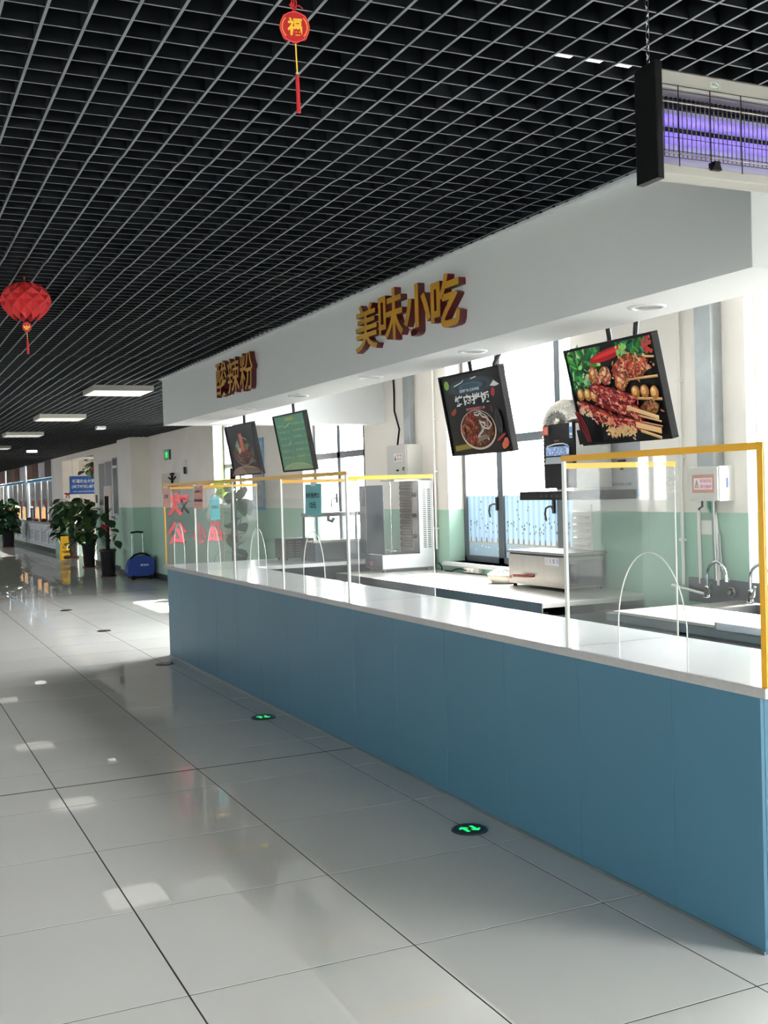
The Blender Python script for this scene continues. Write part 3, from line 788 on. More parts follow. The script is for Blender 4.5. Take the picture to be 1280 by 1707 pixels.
def ricebowl(a, w_, h_):
    a.rect(0, w_, 0, h_, (19, 20, 22))
    for k in range(5): a.ell(w_ * .5, h_ * .84, w_ * (.42 - k * .07), h_ * (.115 - k * .02), [(40, 48, 56), (46, 62, 74), (36, 46, 54), (58, 84, 100), (44, 66, 80)][k], 30)
    a.line([(w_ * .22, h_ * .87), (w_ * .36, h_ * .905), (w_ * .40, h_ * .93)], h_ * .012, (226, 230, 232)); a.line([(w_ * .52, h_ * .93), (w_ * .62, h_ * .945)], h_ * .012, (226, 230, 232))
    a.ell(w_ * .09, h_ * .90, w_ * .045, h_ * .06, (128, 168, 70), 12, .3)
    a.text('招牌烤肉 正宗风味', w_ * .30, w_ * .64, h_ * .775, h_ * .815, (220, 226, 232), .01)
    a.text('烤肉拌饭', w_ * .19, w_ * .79, h_ * .60, h_ * .745, (238, 240, 240), .03)
    a.text('真材实料现点现做上桌', w_ * .36, w_ * .68, h_ * .535, h_ * .572, (222, 120, 130), .02)
    a.poly([(w_ * .82, h_ * .80), (w_ * .89, h_ * .86), (w_ * .97, h_ * .80), (w_ * .9, h_ * .785)], (214, 214, 210)); a.ell(w_ * .85, h_ * .72, w_ * .03, h_ * .06, (150, 40, 52), 12, -.6)
    a.ell(w_ * .14, h_ * .545, w_ * .06, h_ * .035, (150, 60, 44), 10, .4, .2); a.ell(w_ * .78, h_ * .52, w_ * .012, h_ * .05, (130, 34, 44), 10)
    a.poly([(w_ * .05, h_ * .10), (w_ * .62, h_ * .14), (w_ * .62, h_ * .075), (w_ * .05, h_ * .03)], (134, 124, 44))
    a.ell(w_ * .5, h_ * .28, w_ * .30, h_ * .255, (206, 196, 184), 36); a.ell(w_ * .5, h_ * .29, w_ * .283, h_ * .238, (70, 34, 26), 36)
    for _ in range(420):
        q = R.random() * 6.283; r = math.sqrt(R.random()); x = w_ * (.5 + .26 * r * math.cos(q)); y = h_ * (.29 + .215 * r * math.sin(q))
        a.ell(x, y, w_ * R.uniform(.01, .026), h_ * R.uniform(.008, .02), rc(R.choice([(170, 78, 50), (196, 108, 76), (130, 48, 34), (104, 44, 34), (84, 40, 30)]) if x < w_ * .52 else R.choice([(110, 64, 44), (142, 88, 60), (80, 50, 38)])), 7, R.uniform(0, 3), .3)
    p = [(.50, .48), (.56, .46), (.60, .49), (.63, .44), (.70, .42), (.76, .33), (.70, .28), (.62, .30), (.57, .38), (.66, .36), (.60, .26), (.54, .22), (.50, .18), (.62, .2), (.68, .14)]
    a.line([(w_ * x, h_ * y) for x, y in p], w_ * .014, (206, 206, 200)); a.line([(w_ * x, h_ * (y + .02)) for x, y in p[::-2]], w_ * .010, (184, 182, 176))  # pale outlines painted in as reflections on the board
    a.poly([(w_ * .50, h_ * .13), (w_ * .66, h_ * .16), (w_ * .66, h_ * .22), (w_ * .5, h_ * .18)], (128, 122, 116))
    a.ell(w_ * .93, h_ * .08, w_ * .06, h_ * .05, (190, 92, 70), 10, .5, .2); a.ell(w_ * .88, h_ * .16, w_ * .08, h_ * .02, (150, 50, 60), 12, .35)
    a.ell(w_ * .88, h_ * .36, w_ * .05, h_ * .15, (52, 54, 58), 16, .1); a.ell(w_ * .88, h_ * .37, w_ * .03, h_ * .11, (40, 42, 45), 16, .1)
def greenmenu(a, w_, h_):
    a.rect(0, w_, 0, h_, (98, 150, 126))
    for _ in range(40): a.ell(w_ * R.uniform(.16, .84), h_ * R.uniform(.05, .95), w_ * .15, h_ * .02, rc((96, 150, 126), 9), 10)
    a.text('小吃菜单', w_ * .34, w_ * .62, h_ * .90, h_ * .965, (206, 190, 84), .02)
    items = ['酸辣粉', '红油抄手', '凉皮', '米线', '肉夹馍', '炒面', '砂锅', '麻辣烫', '面筋', '卤蛋']
    for r in range(6):
        y = h_ * (.80 - r * .118)
        a.text(items[r % 10] + '加料', w_ * .07, w_ * .32, y, y + h_ * .045, (184, 214, 196)); a.text('%d元' % (8 + r), w_ * .36, w_ * .45, y, y + h_ * .04, (184, 214, 196))
        a.text(items[(r + 4) % 10] + '套餐份', w_ * .54, w_ * .83, y + h_ * .012, y + h_ * .057, (184, 214, 196)); a.text('%d元' % (9 + r), w_ * .87, w_ * .96, y + h_ * .012, y + h_ * .05, (184, 214, 196))
    a.ell(w_ * .5, -h_ * .02, w_ * .5, h_ * .15, (178, 196, 140), 40, 0, 0, 0, math.pi); a.ell(w_ * .5, -h_ * .02, w_ * .49, h_ * .138, (140, 176, 144), 40, 0, 0, 0, math.pi)
    a.line([(w_ * .3, h_ * .78), (w_ * .52, h_ * .86)], w_ * .01, (206, 226, 214)); a.line([(w_ * .33, h_ * .45), (w_ * .44, h_ * .54)], w_ * .014, (200, 224, 210))
def noodles(a, w_, h_):
    a.rect(0, w_, 0, h_, (46, 48, 56)); a.rect(0, w_, h_ * .6, h_, (52, 54, 61))
    a.ell(w_ * .52, h_ * .44, w_ * .36, h_ * .27, (88, 88, 92), 32); a.ell(w_ * .52, h_ * .44, w_ * .33, h_ * .245, (70, 52, 54), 32)
    for _ in range(260):
        q = R.random() * 6.283; r = math.sqrt(R.random()); x = w_ * (.52 + .3 * r * math.cos(q)); y = h_ * (.42 + .21 * r * math.sin(q))
        a.ell(x, y, w_ * R.uniform(.012, .03), h_ * R.uniform(.006, .014), rc(R.choice([(112, 74, 74), (140, 92, 86), (84, 60, 62), (170, 130, 112)])), 7, R.uniform(0, 3), .3)
    for (x, y, c) in [(.36, .56, (112, 146, 118)), (.68, .55, (120, 152, 110)), (.34, .62, (146, 176, 160)), (.40, .50, (208, 196, 170))]:
        for _ in range(14): a.ell(w_ * (x + R.gauss(0, .03)), h_ * (y + R.gauss(0, .03)), w_ * .035, h_ * .02, rc(c), 8, R.uniform(0, 3), .3)
    a.poly([(w_ * .45, h_ * .84), (w_ * .58, h_ * .84), (w_ * .62, h_ * .45), (w_ * .46, h_ * .47)], (176, 96, 82)); a.poly([(w_ * .47, h_ * .8), (w_ * .55, h_ * .8), (w_ * .57, h_ * .5), (w_ * .5, h_ * .5)], (196, 116, 98))
    a.ring(w_ * .52, h_ * .44, w_ * .35, h_ * .26, w_ * .01, (150, 146, 144), 28, 2.9, 6.5)
    a.ell(w_ * .5, -h_ * .03, w_ * .56, h_ * .2, (176, 164, 150), 40, 0, 0, 0, math.pi); a.ell(w_ * .5, -h_ * .03, w_ * .56, h_ * .185, (156, 136, 126), 40, 0, 0, 0, math.pi); a.poly([(w_ * .5, 0), (w_, 0), (w_, h_ * .09), (w_ * .4, h_ * .14)], (110, 106, 104))
    a.text('秘制', w_ * .70, w_ * .9, h_ * .21, h_ * .29, (150, 150, 150)); a.line([(w_ * .56, h_ * .76), (w_ * .72, h_ * .70)], w_ * .012, (186, 190, 194))
board(4.34, 3.52, 2.226, 'small dark picture board of a noodle bowl, hanging farthest away', noodles, [(3.86, .02)])
board(2.95, 2.23, 2.226, 'green menu board hanging second from the far end', greenmenu, [(2.56, .01)])
board(-.03, -.72, 2.243, 'black picture board of a rice bowl with white characters', ricebowl, [(-.34, .0), (-.60, .09)])
board(-1.335, -2.0, 2.238, 'picture board of grilled meat skewers on dark ground', skewers, [(-1.64, .0), (-1.83, .03)], lean=.105)

# ------------------------------------------------------------------ ceiling lamps and hanging decorations
for (y, lb) in [(6.0, 'rectangular ceiling panel lamp nearest the bulkhead end'), (10.0, 'rectangular ceiling panel lamp second from the bulkhead'), (14.1, 'rectangular ceiling panel lamp third from the bulkhead'), (19.0, 'rectangular ceiling panel lamp farthest down the hall')]:
    t = thing('ceiling_lamp', lb, 'ceiling lamp', (1.56, y, 2.70), 'panel lamps along the hall ceiling')
    mb = MB(); mb.box(1.25, 1.87, y - .32, y + .32, 2.695, 2.75)
    mb.build('housing', MT['creamrail'], t)
    MB().box(1.262, 1.858, y - .308, y + .308, 2.6925, 2.6945).build('diffuser', MT['lamp'], t)
t = thing('ceiling_lamp', 'small square white ceiling lamp by the far pillar', 'ceiling lamp', (2.57, 12.4, 2.71))
MB().box(2.50, 2.64, 12.3, 12.5, 2.71, 2.75).build('housing', MT['metalwhite'], t)
MB().box(2.51, 2.63, 12.31, 12.49, 2.707, 2.7095).build('diffuser', MT['lampbright'], t)
t = thing('ceiling_lamp', 'small round white ceiling lamp far down the hall', 'ceiling lamp', (2.6, 21.1, 2.69))
MB().lathe((2.6, 21.1, 2.70), [(.001, 0), (.12, .0), (.125, .02), (.12, .05)], 20).build('housing', MT['lampbright'], t)
for (cells, y, z, lb) in [((.857, .957, 1.057), -3.31, 2.764, 'bright lamp set in the grid cells beside the insect lamp'), ((.657, .757, .857), -3.01, 2.778, 'bright lamp set in the grid cells, left of the one beside the insect lamp')]:
    t = thing('grid_lamp', lb, 'ceiling lamp', (cells[1] + .05, y, 2.83), 'lamps set in the ceiling grid')
    MB().box(cells[0] + .01, cells[2] + .09, y + .004, y + .05, 2.815, 2.85).build('housing', MT['metalwhite'], t)
    for c in cells: MB().box(c + .012, c + .072, y + .006, y + .032, z, 2.814).build('diffuser', MT['lampbright'], t)
    MB().cyl((cells[1] + .05, y + .03, 2.85), (cells[1] + .05, y + .03, 3.25), .004, 6).build('hanger_rod', MT['galv'], t)

# honeycomb lantern
LX, LY, LZ = -.092, .18, 2.617
t = thing('paper_lantern', 'red honeycomb paper lantern with a short tassel at the left', 'lantern', (LX, LY, LZ))
mb = MB(); NR, NS = 5, 11
def lr(q): return .130 * (math.sin(math.pi * (.16 + .70 * q ** .9)) ** .9)
for i in range(NR):
    for k in range(NS):
        q0, q1, q2 = (i - .0) / (NR + 1), (i + 1) / (NR + 1), (i + 2) / (NR + 1)
        off = .5 * (i % 2); a0, a1, a2 = [2 * math.pi * (k + off + d) / NS for d in (-.5, 0, .5)]
        def P(a, q, s_=1): r = lr(min(max(q, 0), 1)) * s_; return (LX + r * math.cos(a), LY + r * math.sin(a), LZ + .098 - .19 * q)
        mb.add([P(a1, q0), P(a2, q1), P(a1, q2), P(a0, q1), P(a1, q1, .80)], [(0, 4, 3), (0, 1, 4), (1, 2, 4), (2, 3, 4)], 0)
mb.build('honeycomb_body', MT['red'], t)
MB().lathe((LX, LY, LZ), [(.03, .105), (.045, .098), (.05, .09)], 16).build('top_cap', MT['redcord'], t)
MB().tube([(LX, LY, LZ + .1), (LX - .004, LY, LZ + .115), (LX, LY, LZ + .14)], .0025, 6).build('cord', MT['redcord'], t)
m = facing(-.3, -1, (LX, LY, LZ - .125)); mb = MB()
mb.prism(m, [(.023 * math.cos(a * math.pi / 12), .026 * math.sin(a * math.pi / 12)) for a in range(24)], -.003, .003); med = mb.build('medallion', MT['redcord'], t)
mb = MB()
for (px, ang) in ((-.006, .5), (0, 0), (.006, -.5)):
    mb.prism(m @ Matrix.Translation((px, -.010, 0)) @ Matrix.Rotation(ang, 4, 'Z'), [(0, 0), (.005, .010), (0, .022), (-.005, .010)], .0032, .0036)
mb.prism(m, [(-.009, -.014), (.009, -.014), (.006, -.009), (-.006, -.009)], .0032, .0036)
mb.build('print', MT['goldprint'], med)
MB().cyl((LX, LY, LZ - .15), (LX + .001, LY, LZ - .195), .0016, 6).build('tassel_cord', MT['goldprint'], t)
MB().tube([(LX + .001, LY, LZ - .19), (LX + .001, LY, LZ - .2), (LX + .002, LY, LZ - .265)], .004, 8, radii=[.003, .006, .007]).build('tassel', MT['redcord'], t)
MB().cyl((LX - .004, LY, LZ + .115), (LX - .006, LY, 2.752), .0012, 6).build('hanging_string', MT['acrylic_edge'], t)

# 福 charm
FX, FY_, FZ = .062, -3.43, 2.660
t = thing('fortune_charm', 'flat red and gold fortune charm with a long tassel hanging from the grid', 'charm', (FX, FY_, FZ))
m = facing(-.25, -1, (FX, FY_, FZ))
out = []
for k in range(48):
    a = 2 * math.pi * k / 48; q = .0345 + .0022 * math.cos(8 * a) * (1 if abs(math.sin(a)) > .6 else .25)
    out.append((q * math.cos(a), q * 1.03 * math.sin(a)))
MB().prism(m, out, -.002, .002).build('plate', MT['redcord'], t)
art = Art(m, .0022)
for s_ in (-1, 1):
    art.line([(s_ * .029 * math.cos(a), .029 * math.sin(a)) for a in [-.8 + 1.6 * k / 14 for k in range(15)]], .0028, (244, 150, 70))
art.ring(0, 0, .0335, .0345, .0016, (240, 90, 90), 40)
art.text('福', -.017, .017, -.020, .021, (250, 208, 70), .03)
art.mb.build('gold_print', MT['print'], t)
mb = MB()
for d in (-.006, 0, .006): mb.tube([(FX + d * .4, FY_, FZ + .033), (FX + d, FY_, FZ + .055), (FX, FY_, FZ + .092)], .0016, 6)
mb.tube([(FX, FY_, FZ + .046), (FX + .012, FY_, FZ + .052), (FX + .022, FY_, FZ + .046)], .0014, 6)
mb.lathe((FX - .006, FY_, FZ + .05), [(.001, -.006), (.006, 0), (.001, .006)], 10)
mb.build('knotted_cord', MT['redcord'], t)
MB().cyl((FX + .001, FY_, FZ - .034), (FX + .003, FY_, FZ - .102), .0018, 8).build('gold_cord', MT['goldprint'], t)
MB().lathe((FX + .003, FY_, FZ - .105), [(.001, .005), (.004, 0), (.001, -.005)], 10).build('bead', MT['mint'], t)
MB().tube([(FX + .003, FY_, FZ - .108), (FX + .003, FY_, FZ - .12), (FX + .004, FY_, FZ - .195)], .004, 10, radii=[.0045, .0042, .005]).build('tassel', MT['redcord'], t)

# ------------------------------------------------------------------ insect lamp
ZX0, ZX1, ZY, ZZ0, ZZ1 = .735, 1.40, -3.80, 2.285, 2.545
t = thing('insect_lamp', 'wall-length electric insect lamp with violet tubes hanging from a chain', 'insect lamp', (1.07, ZY + .05, ZZ0))
def cap(x0, x1):
    MB().box(x0, x1, ZY - .012, ZY + .066, ZZ0 - .004, ZZ1 + .004).build('end_cap', MT['black'], t, bevel=.004)
cap(ZX0 + .051, ZX0 + .072); cap(ZX1, ZX1 + .027)
xa, xb = ZX0 + .072, ZX1
def rail(z0, z1, name):
    pts = [(0, z0), (0, z1), (.02, z1 + (.012 if z1 > 2.5 else 0)), (.06, z1), (.06, z0), (.02, z0 - (.012 if z0 < 2.4 else 0))]
    m_ = Matrix(((0, 0, 1, 0), (1, 0, 0, ZY), (0, 1, 0, 0), (0, 0, 0, 1)))
    MB().prism(m_, pts, xa, xb).build(name, MT['creamrail'], t, bevel=.002)
rail(ZZ1 - .052, ZZ1 - .012, 'top_rail'); rail(ZZ0 + .012, ZZ0 + .035, 'bottom_rail')
MB().box(xa, xb, ZY + .058, ZY + .061, ZZ0 + .03, ZZ1 - .05).build('reflector', MT['uvdim'], t)
for z in (2.395, 2.437):
    MB().cyl((xa + .004, ZY + .040, z), (xb, ZY + .040, z), .0125, 14).build('violet_tube', MT['uv'], t)
mb = MB()
mb.box(xa, xb, ZY + .046, ZY + .057, 2.468, 2.482); mb.box(xa, xb, ZY + .046, ZY + .057, 2.410, 2.422); mb.box(xa, xa + .012, ZY + .02, ZY + .07, 2.33, 2.49)
mb.build('inner_frame', MT['black'], t)
mb = MB(); n_ = int((xb - xa) / .0135)
for k in range(n_):
    x = xa + .012 + k * .0135
    mb.cyl((x, ZY + .018, 2.345), (x, ZY + .018, 2.475), .0017, 6)
mb.cyl((xa + .006, ZY + .017, 2.470), (xb, ZY + .017, 2.470), .0022, 6); mb.cyl((xa + .006, ZY + .017, 2.352), (xb, ZY + .017, 2.352), .0022, 6)
mb.build('electric_grid', MT['steel'], t)
mb = MB()
for k in range(n_):
    x = xa + .012 + k * .0135
    mb.cyl((x, ZY + .024, 2.479), (x, ZY + .034, 2.479), .0052, 10)
mb.build('insulators', MT['black'], t)
mb = MB(); k = 0
x = xa + .05
while x < xb:
    mb.cyl((x, ZY - .004, ZZ0 + .03), (x, ZY - .004, ZZ1 - .045), .0013, 5); x += .094
for z in (2.335, 2.350, 2.50, 2.487, 2.38, 2.455): mb.cyl((xa, ZY - .003, z), (xb, ZY - .003, z), .0008, 5)
mb.build('guard_wires', MT['black'], t)
MB().prism(facing(0, -1, (xa + .155, ZY - .008, ZZ0 + .030)), [(-.014, 0), (.014, 0), (.009, .012), (.009, .020), (-.007, .020), (-.007, .010)], -.018, .004).build('foot', MT['black'], t)
m = facing(0, -1, (0, ZY - .0006, 0)); art = Art(m)
art.rect(xa + .150, xa + .178, 2.510, 2.522, (214, 226, 218)); art.text('盟盟Rh', xa + .152, xa + .172, 2.5115, 2.5205, (44, 74, 62), .02); art.ring(xa + .170, 2.5165, .006, .007, .0016, (44, 74, 62), 12, -1.6, 1.4)
art.mb.build('printed_mark', MT['print'], t)
mb = MB(); z = ZZ1 + .006; q = 0
cx_, cy_ = ZX0 + .062, ZY + .025
while z < 3.2:
    pts = []
    for k in range(11):
        a = 2 * math.pi * k / 10; dx, dz = .0042 * math.cos(a), .0115 * math.sin(a)
        pts.append((cx_ + (dx if q % 2 else 0), cy_ + (0 if q % 2 else dx), z + dz + .010))
    mb.tube(pts, .0013, 5); z += .0185; q += 1
mb.build('chain', MT['chrome'], t)

# ------------------------------------------------------------------ floor exit markers
arrow = [(-.012, -.05), (.012, -.05), (.012, .018), (.03, .008), (.03, .03), (0, .055), (-.03, .03), (-.03, .008), (-.012, .018)]
for (y, lb, lit) in [(-1.375, 'round floor light with bright green arrows, nearest the camera', 1), (1.592, 'round floor light with green arrows, midway along the blue counter', 1), (4.478, 'round dark floor light at the far corner of the blue counter', 0), (7.464, 'round dark floor light beyond the counter on the bright floor', 0), (10.27, 'round dark floor light farthest away', 0)]:
    t = thing('floor_light', lb, 'floor light', (1.6, y, 0), 'round exit lights set in the floor')
    MB().lathe((1.6, y, 0), [(.075, .006), (.079, .0075), (.084, .004), (.086, .0002)], 36).build('rim', MT['steel_dull'], t)
    MB().lathe((1.6, y, 0), [(.0005, .006), (.075, .0058)], 36).build('lens', MT['blackgloss'], t)
    mb = MB()
    for s_ in (1, -1):
        mm = Matrix.Translation((1.6 - .024 * s_, y, .0062)) @ Matrix.Rotation(0 if s_ > 0 else math.pi, 4, 'Z') @ Matrix.Scale(.72, 4)
        mb.prism(mm, arrow, 0, .0008)
    mb.build('arrows', MT['green_led'] if lit else MT['base'], t)

# ------------------------------------------------------------------ kitchen: wall services
def elec_box(x0, y0, y1, z0, z1, label, latch=True):
    t = thing('electrical_box', label, 'electrical box', (WX, (y0 + y1) / 2, z0))
    MB().box(x0, WX, y0, y1, z0, z1).build('casing', MT['box'], t, bevel=.004)
    t2 = MB().box(x0 - .012, x0 - .002, y0 + .006, y1 - .006, z0 + .006, z1 - .006).build('door', MT['box'], t, bevel=.003)
    return t, t2
t, edoor = elec_box(3.93, 3.90, 4.345, 1.675, 2.03, 'grey electrical box on the wall above the kebab grill')
m = facing(-1, 0, (3.917, 0, 0)); art = Art(m)
art.rect(-4.17, -3.98, 1.865, 1.945, (236, 230, 230)); art.poly([(-4.16, 1.875), (-4.115, 1.875), (-4.137, 1.93)], (60, 62, 66)); art.text('有电', -4.105, -3.99, 1.91, 1.94, (150, 60, 70)); art.text('危险', -4.105, -3.99, 1.872, 1.902, (150, 60, 70))
art.mb.build('warning_label', MT['print'], edoor)
mb = MB(); mb.tube([(3.915, 3.93, 1.80), (3.90, 3.93, 1.80), (3.90, 3.93, 1.77)], .006, 6); mb.build('lock', MT['black'], edoor)
MB().cyl((3.918, 4.08, 1.775), (3.90, 4.08, 1.775), .008, 8).build('button', MT['black'], edoor)
t, edoor = elec_box(3.90, -.525, -.25, 1.457, 1.675, 'grey electrical box with a yellow warning triangle behind the right screen') 
m = facing(-1, 0, (3.887, 0, 0)); art = Art(m)
art.rect(.29, .49, 1.51, 1.625, (172, 124, 104)); art.rect(.305, .475, 1.53, 1.603, (240, 222, 230)); art.poly([(.312, 1.54), (.352, 1.54), (.332, 1.595)], (50, 56, 60)); art.poly([(.319, 1.544), (.345, 1.544), (.332, 1.58)], (220, 214, 120))
art.line([(.334, 1.573), (.329, 1.56), (.335, 1.56), (.331, 1.547)], .003, (40, 44, 46)); art.text('有电危险', .362, .468, 1.572, 1.597, (176, 90, 120), .02); art.text('请勿触碰', .362, .468, 1.536, 1.561, (176, 90, 120), .02)
art.mb.build('warning_label', MT['print'], edoor)
MB().box(3.955, 3.965, -.527, -.524, 1.54, 1.60).build('latch', MT['navy'], t)
def services(name, label, cat, shapes, mt, bev=0):
    mb = MB()
    for s_ in shapes:
        if s_[0] == 'box': mb.box(*s_[1:])
        else: mb.tube(s_[1], s_[2], 8)
    o = mb.build(name, MT[mt], origin=(4.05, shapes[0][3] if s_[0] == 'box' else shapes[0][1][0][1], 1.5), bevel=bev)
    return tag(o, label, cat)
services('cable_trunking', 'galvanised cable trunking rising from the far electrical box', 'trunking', [('box', 4.04, WX, 4.04, 4.18, 2.03, 2.86)], 'galv', .002)
services('cable_trunking', 'galvanised cable trunking rising from the right electrical box', 'trunking', [('box', 3.93, 4.02, -.44, -.29, 1.675, 2.86)], 'galv', .002)
services('power_cable', 'black power cable running down to the far electrical box', 'cable', [('tube', [(4.09, 4.50, 2.86), (4.088, 4.48, 2.6), (4.09, 4.49, 2.4), (4.06, 4.32, 2.2), (4.0, 4.25, 2.03)], .010)], 'black')
def pipe(y, label, z0=1.0, z1=2.86, x=4.07, br=(1.2, 1.75, 2.25)):
    t = thing('water_pipe', label, 'pipe', (x, y, z0), 'white wall pipes in the kitchen')
    MB().cyl((x, y, z0), (x, y, z1), .0125, 10).build('pipe', MT['pvc'], t)
    for z in br: MB().box(x - .018, x + .02, y - .018, y + .018, z - .01, z + .01).build('clip', MT['pvc'], t)
pipe(3.585, 'white pipe on the wall left of the flower film window'); pipe(-.06, 'white pipe on the pilaster beside the skewer picture', .9, x=3.995)
t = thing('conduit', 'white conduit with a cross piece below the right electrical box', 'conduit', (3.99, -.33, 1.0))
mb = MB(); mb.tube([(3.995, -.22, 1.40), (3.995, -.225, .92)], .013, 8); mb.tube([(3.99, -.36, 1.44), (3.99, -.38, 1.36), (3.99, -.405, 1.15), (3.99, -.40, .92)], .013, 8); mb.box(4.0, 4.01, -.375, -.235, 1.24, 1.33)
mb.build('conduit', MT['pvc'], t)
mb = MB(); mb.cyl((3.985, -.385, .95), (3.985, -.37, 1.457), .016, 10); mb.build('steel_tube', MT['galv'], t)
mb = MB(); mb.tube([(3.99, -.26, 1.457), (3.99, -.26, 1.42), (3.99, -.23, 1.405), (3.995, -.22, 1.385)], .007, 8); mb.build('cable', MT['base'], t)
mb = MB(); mb.tube([(3.985, -.325, 1.457), (3.985, -.33, 1.42), (3.985, -.35, 1.38)], .012, 6); mb.build('green_wires', mat('green_tape', (46, 140, 100), .5), t)
mb = MB(); mb.tube([(3.985, -.42, 1.25), (3.98, -.43, 1.12), (3.96, -.46, 1.02), (3.94, -.55, .96)], .009, 8); mb.build('hose', MT['galv'], t)

# framed notices
def framed(y0, y1, z0, z1, x, label, rows):
    t = thing('notice_board', label, 'notice board', (x, (y0 + y1) / 2, z0), 'blue bordered wall boards')
    MB().box(x, x + .008, y0, y1, z0, z1).build('border', MT['bluetrim'], t)
    MB().box(x - .002, x, y0 + .04, y1 - .04, z0 + .05, z1 - .05).build('sheet', MT['grey_fabric'], t)
    m = facing(-1, 0, (x - .0025, 0, 0)); art = Art(m)
    for (s_, a, b, c, d) in rows: art.text(s_, a, b, c, d, (74, 84, 104), .01)
    art.mb.build('lettering', MT['print'], t)
framed(.44, 1.06, 1.485, 2.05, 4.085, 'blue bordered wall board behind the skewer picture board', [('食品安全关系你我他人健康', -.92, -.58, 1.565, 1.59)])
framed(8.72, 9.24, 1.35, 2.36, 4.085, 'blue bordered wall board left of the far white pillar', [('安全须知', -9.1, -8.86, 1.62, 1.70), ('注意用电安全', -9.15, -8.8, 1.50, 1.56)])
t = thing('wall_valve', 'small black valve on the wall above the right front screen', 'valve', (4.06, .62, 1.70))
mb = MB(); mb.cyl((4.06, .66, 1.68), (4.06, .66, 1.75), .012, 8); mb.cyl((4.06, .70, 1.745), (4.06, .62, 1.745), .008, 8); mb.cyl((4.06, .685, 1.715), (4.06, .635, 1.715), .006, 8); mb.build('valve', MT['black'], t)

# louvre panel right of window 1
t = thing('louvre_panel', 'white louvred vent panel right of the flower film window', 'vent', (4.07, 1.2, 1.0))
MB().box(4.085, WX, 1.09, 1.33, .95, 1.43).build('backing', MT['pvc'], t)
for k in range(9):
    z = .98 + k * .05
    mm = Matrix.Translation((4.07, 1.19, z)) @ Matrix.Rotation(-.6, 4, 'Y')
    MB().mbox(mm, -.018, .018, -.10, .10, -.003, .003).build('slat', MT['pvc'], t)

# ------------------------------------------------------------------ kitchen: range hood with foil duct
t = thing('range_hood', 'black T-shaped range hood with stickers in front of the window', 'range hood', (3.8, .95, 1.48))
MB().box(3.712, 4.02, .725, 1.115, 1.56, 2.025).build('chimney', MT['box'], t, bevel=.004)
MB().box(3.70, 3.711, .72, 1.12, 1.56, 2.03).build('front_panel', MT['black'], t)
MB().box(3.715, 3.99, .40, 1.50, 1.475, 1.54).build('canopy', MT['black'], t, bevel=.006)
mb = MB(); mb.box(3.695, 3.70, .86, .96, 1.555, 1.75); mb.build('glass_rib', MT['black'], t)
mb = MB(); mb.add([(3.69, 1.09, 1.74), (3.69, .74, 1.74), (3.698, .74, 1.79), (3.698, 1.09, 1.79)], [(0, 1, 2, 3)]); mb.build('mirror_panel', MT['tower'], t)
m = facing(-1, 0, (3.689, 0, 0)); art = Art(m)
art.rect(-1.075, -.775, 1.80, 1.865, (120, 144, 190)); 
for _ in range(50): art.ell(-1.075 + R.random() * .3, 1.803 + R.random() * .058, .010, .006, rc(R.choice([(90, 116, 168), (190, 204, 228), (150, 170, 206)])), 7, R.random() * 3, .3)
art.ell(-.795, 1.83, .018, .024, (206, 214, 232), 12); art.line([(-1.06, 1.87), (-.95, 1.885), (-.85, 1.885), (-.79, 1.87)], .008, (200, 206, 216))
art.rect(-1.115, -1.035, 1.955, 2.02, (150, 52, 42)); art.text('福', -1.1, -1.05, 1.965, 2.01, (206, 120, 90)); art.rect(-.765, -.73, 1.92, 2.03, (226, 232, 238)); art.rect(-.762, -.733, 1.955, 2.0, (74, 130, 190)); art.rect(-.762, -.733, 1.925, 1.94, (60, 110, 170))
art.text('油烟机', -.965, -.895, 1.90, 1.915, (150, 110, 60))
art.mb.build('stickers', MT['print'], t)
m = facing(-1, 0, (3.7145, 0, 0)); art = Art(m); art.rect(-1.05, -.85, 1.49, 1.525, (30, 34, 36))
for k in range(9): art.rect(-1.2 + k * .07, -1.19 + k * .07, 1.50, 1.508, (110, 116, 118))
art.mb.build('control_panel', MT['print_gloss'], t)
pts = [(3.80, .95, 2.02)]
mb = MB(); path = []; rad = []
N = 60
for k in range(N + 1):
    a = k / N
    if a < .3: path.append((3.90, 1.275, 1.72 + .28 * a / .3))
    else:
        ang = math.pi * (1 - (a - .3) / .7 * .92); path.append((3.90 - .06 * (a - .3), 1.09 - .185 * math.cos(ang), 2.0 + .135 * math.sin(ang)))
    rad.append(.085 + .007 * (1 if k % 2 else -1))
mb.tube(path, .085, 18, radii=rad)
mb.build('foil_duct', MT['foil'], t, label='crinkled silver foil exhaust duct looping over the hood')

# ------------------------------------------------------------------ kitchen: prep table and appliances
t = thing('prep_table', 'long stainless steel work table under the windows', 'table', (3.65, 2.2, 0))
MB().box(3.17, 4.09, .38, 3.98, .765, .80).build('top', mat('lightened_top_steel', (206, 204, 199), .38, metal=.6, var=(4, .06)), t, bevel=.004)  # top colour lightened to stand in for sunlight and its bounce
MB().box(3.165, 3.175, .38, 3.98, .735, .80).build('front_lip', MT['steel'], t)
MB().box(3.25, 4.07, .44, 3.95, .12, .70).build('cabinet', MT['steel_dull'], t)
for k in range(4):
    a = .50 + k * .86
    dr = MB().box(3.236, 3.249, a, a + .80, .16, .66).build('door', MT['steel'], t, bevel=.004)
    MB().tube([(3.236, a + .30, .60), (3.215, a + .31, .60), (3.215, a + .49, .60), (3.236, a + .50, .60)], .006, 8).build('handle', MT['chrome'], dr)
MB().box(3.2, 3.24, .42, 3.96, .70, .735).build('shade_strip', MT['black'], t)  # black strip standing in for the shade under the table lip
for x in (3.24, 4.03):
    for y in (.46, 3.92): MB().cyl((x, y, 0), (x, y, .13), .022, 10).build('leg', MT['black'], t)
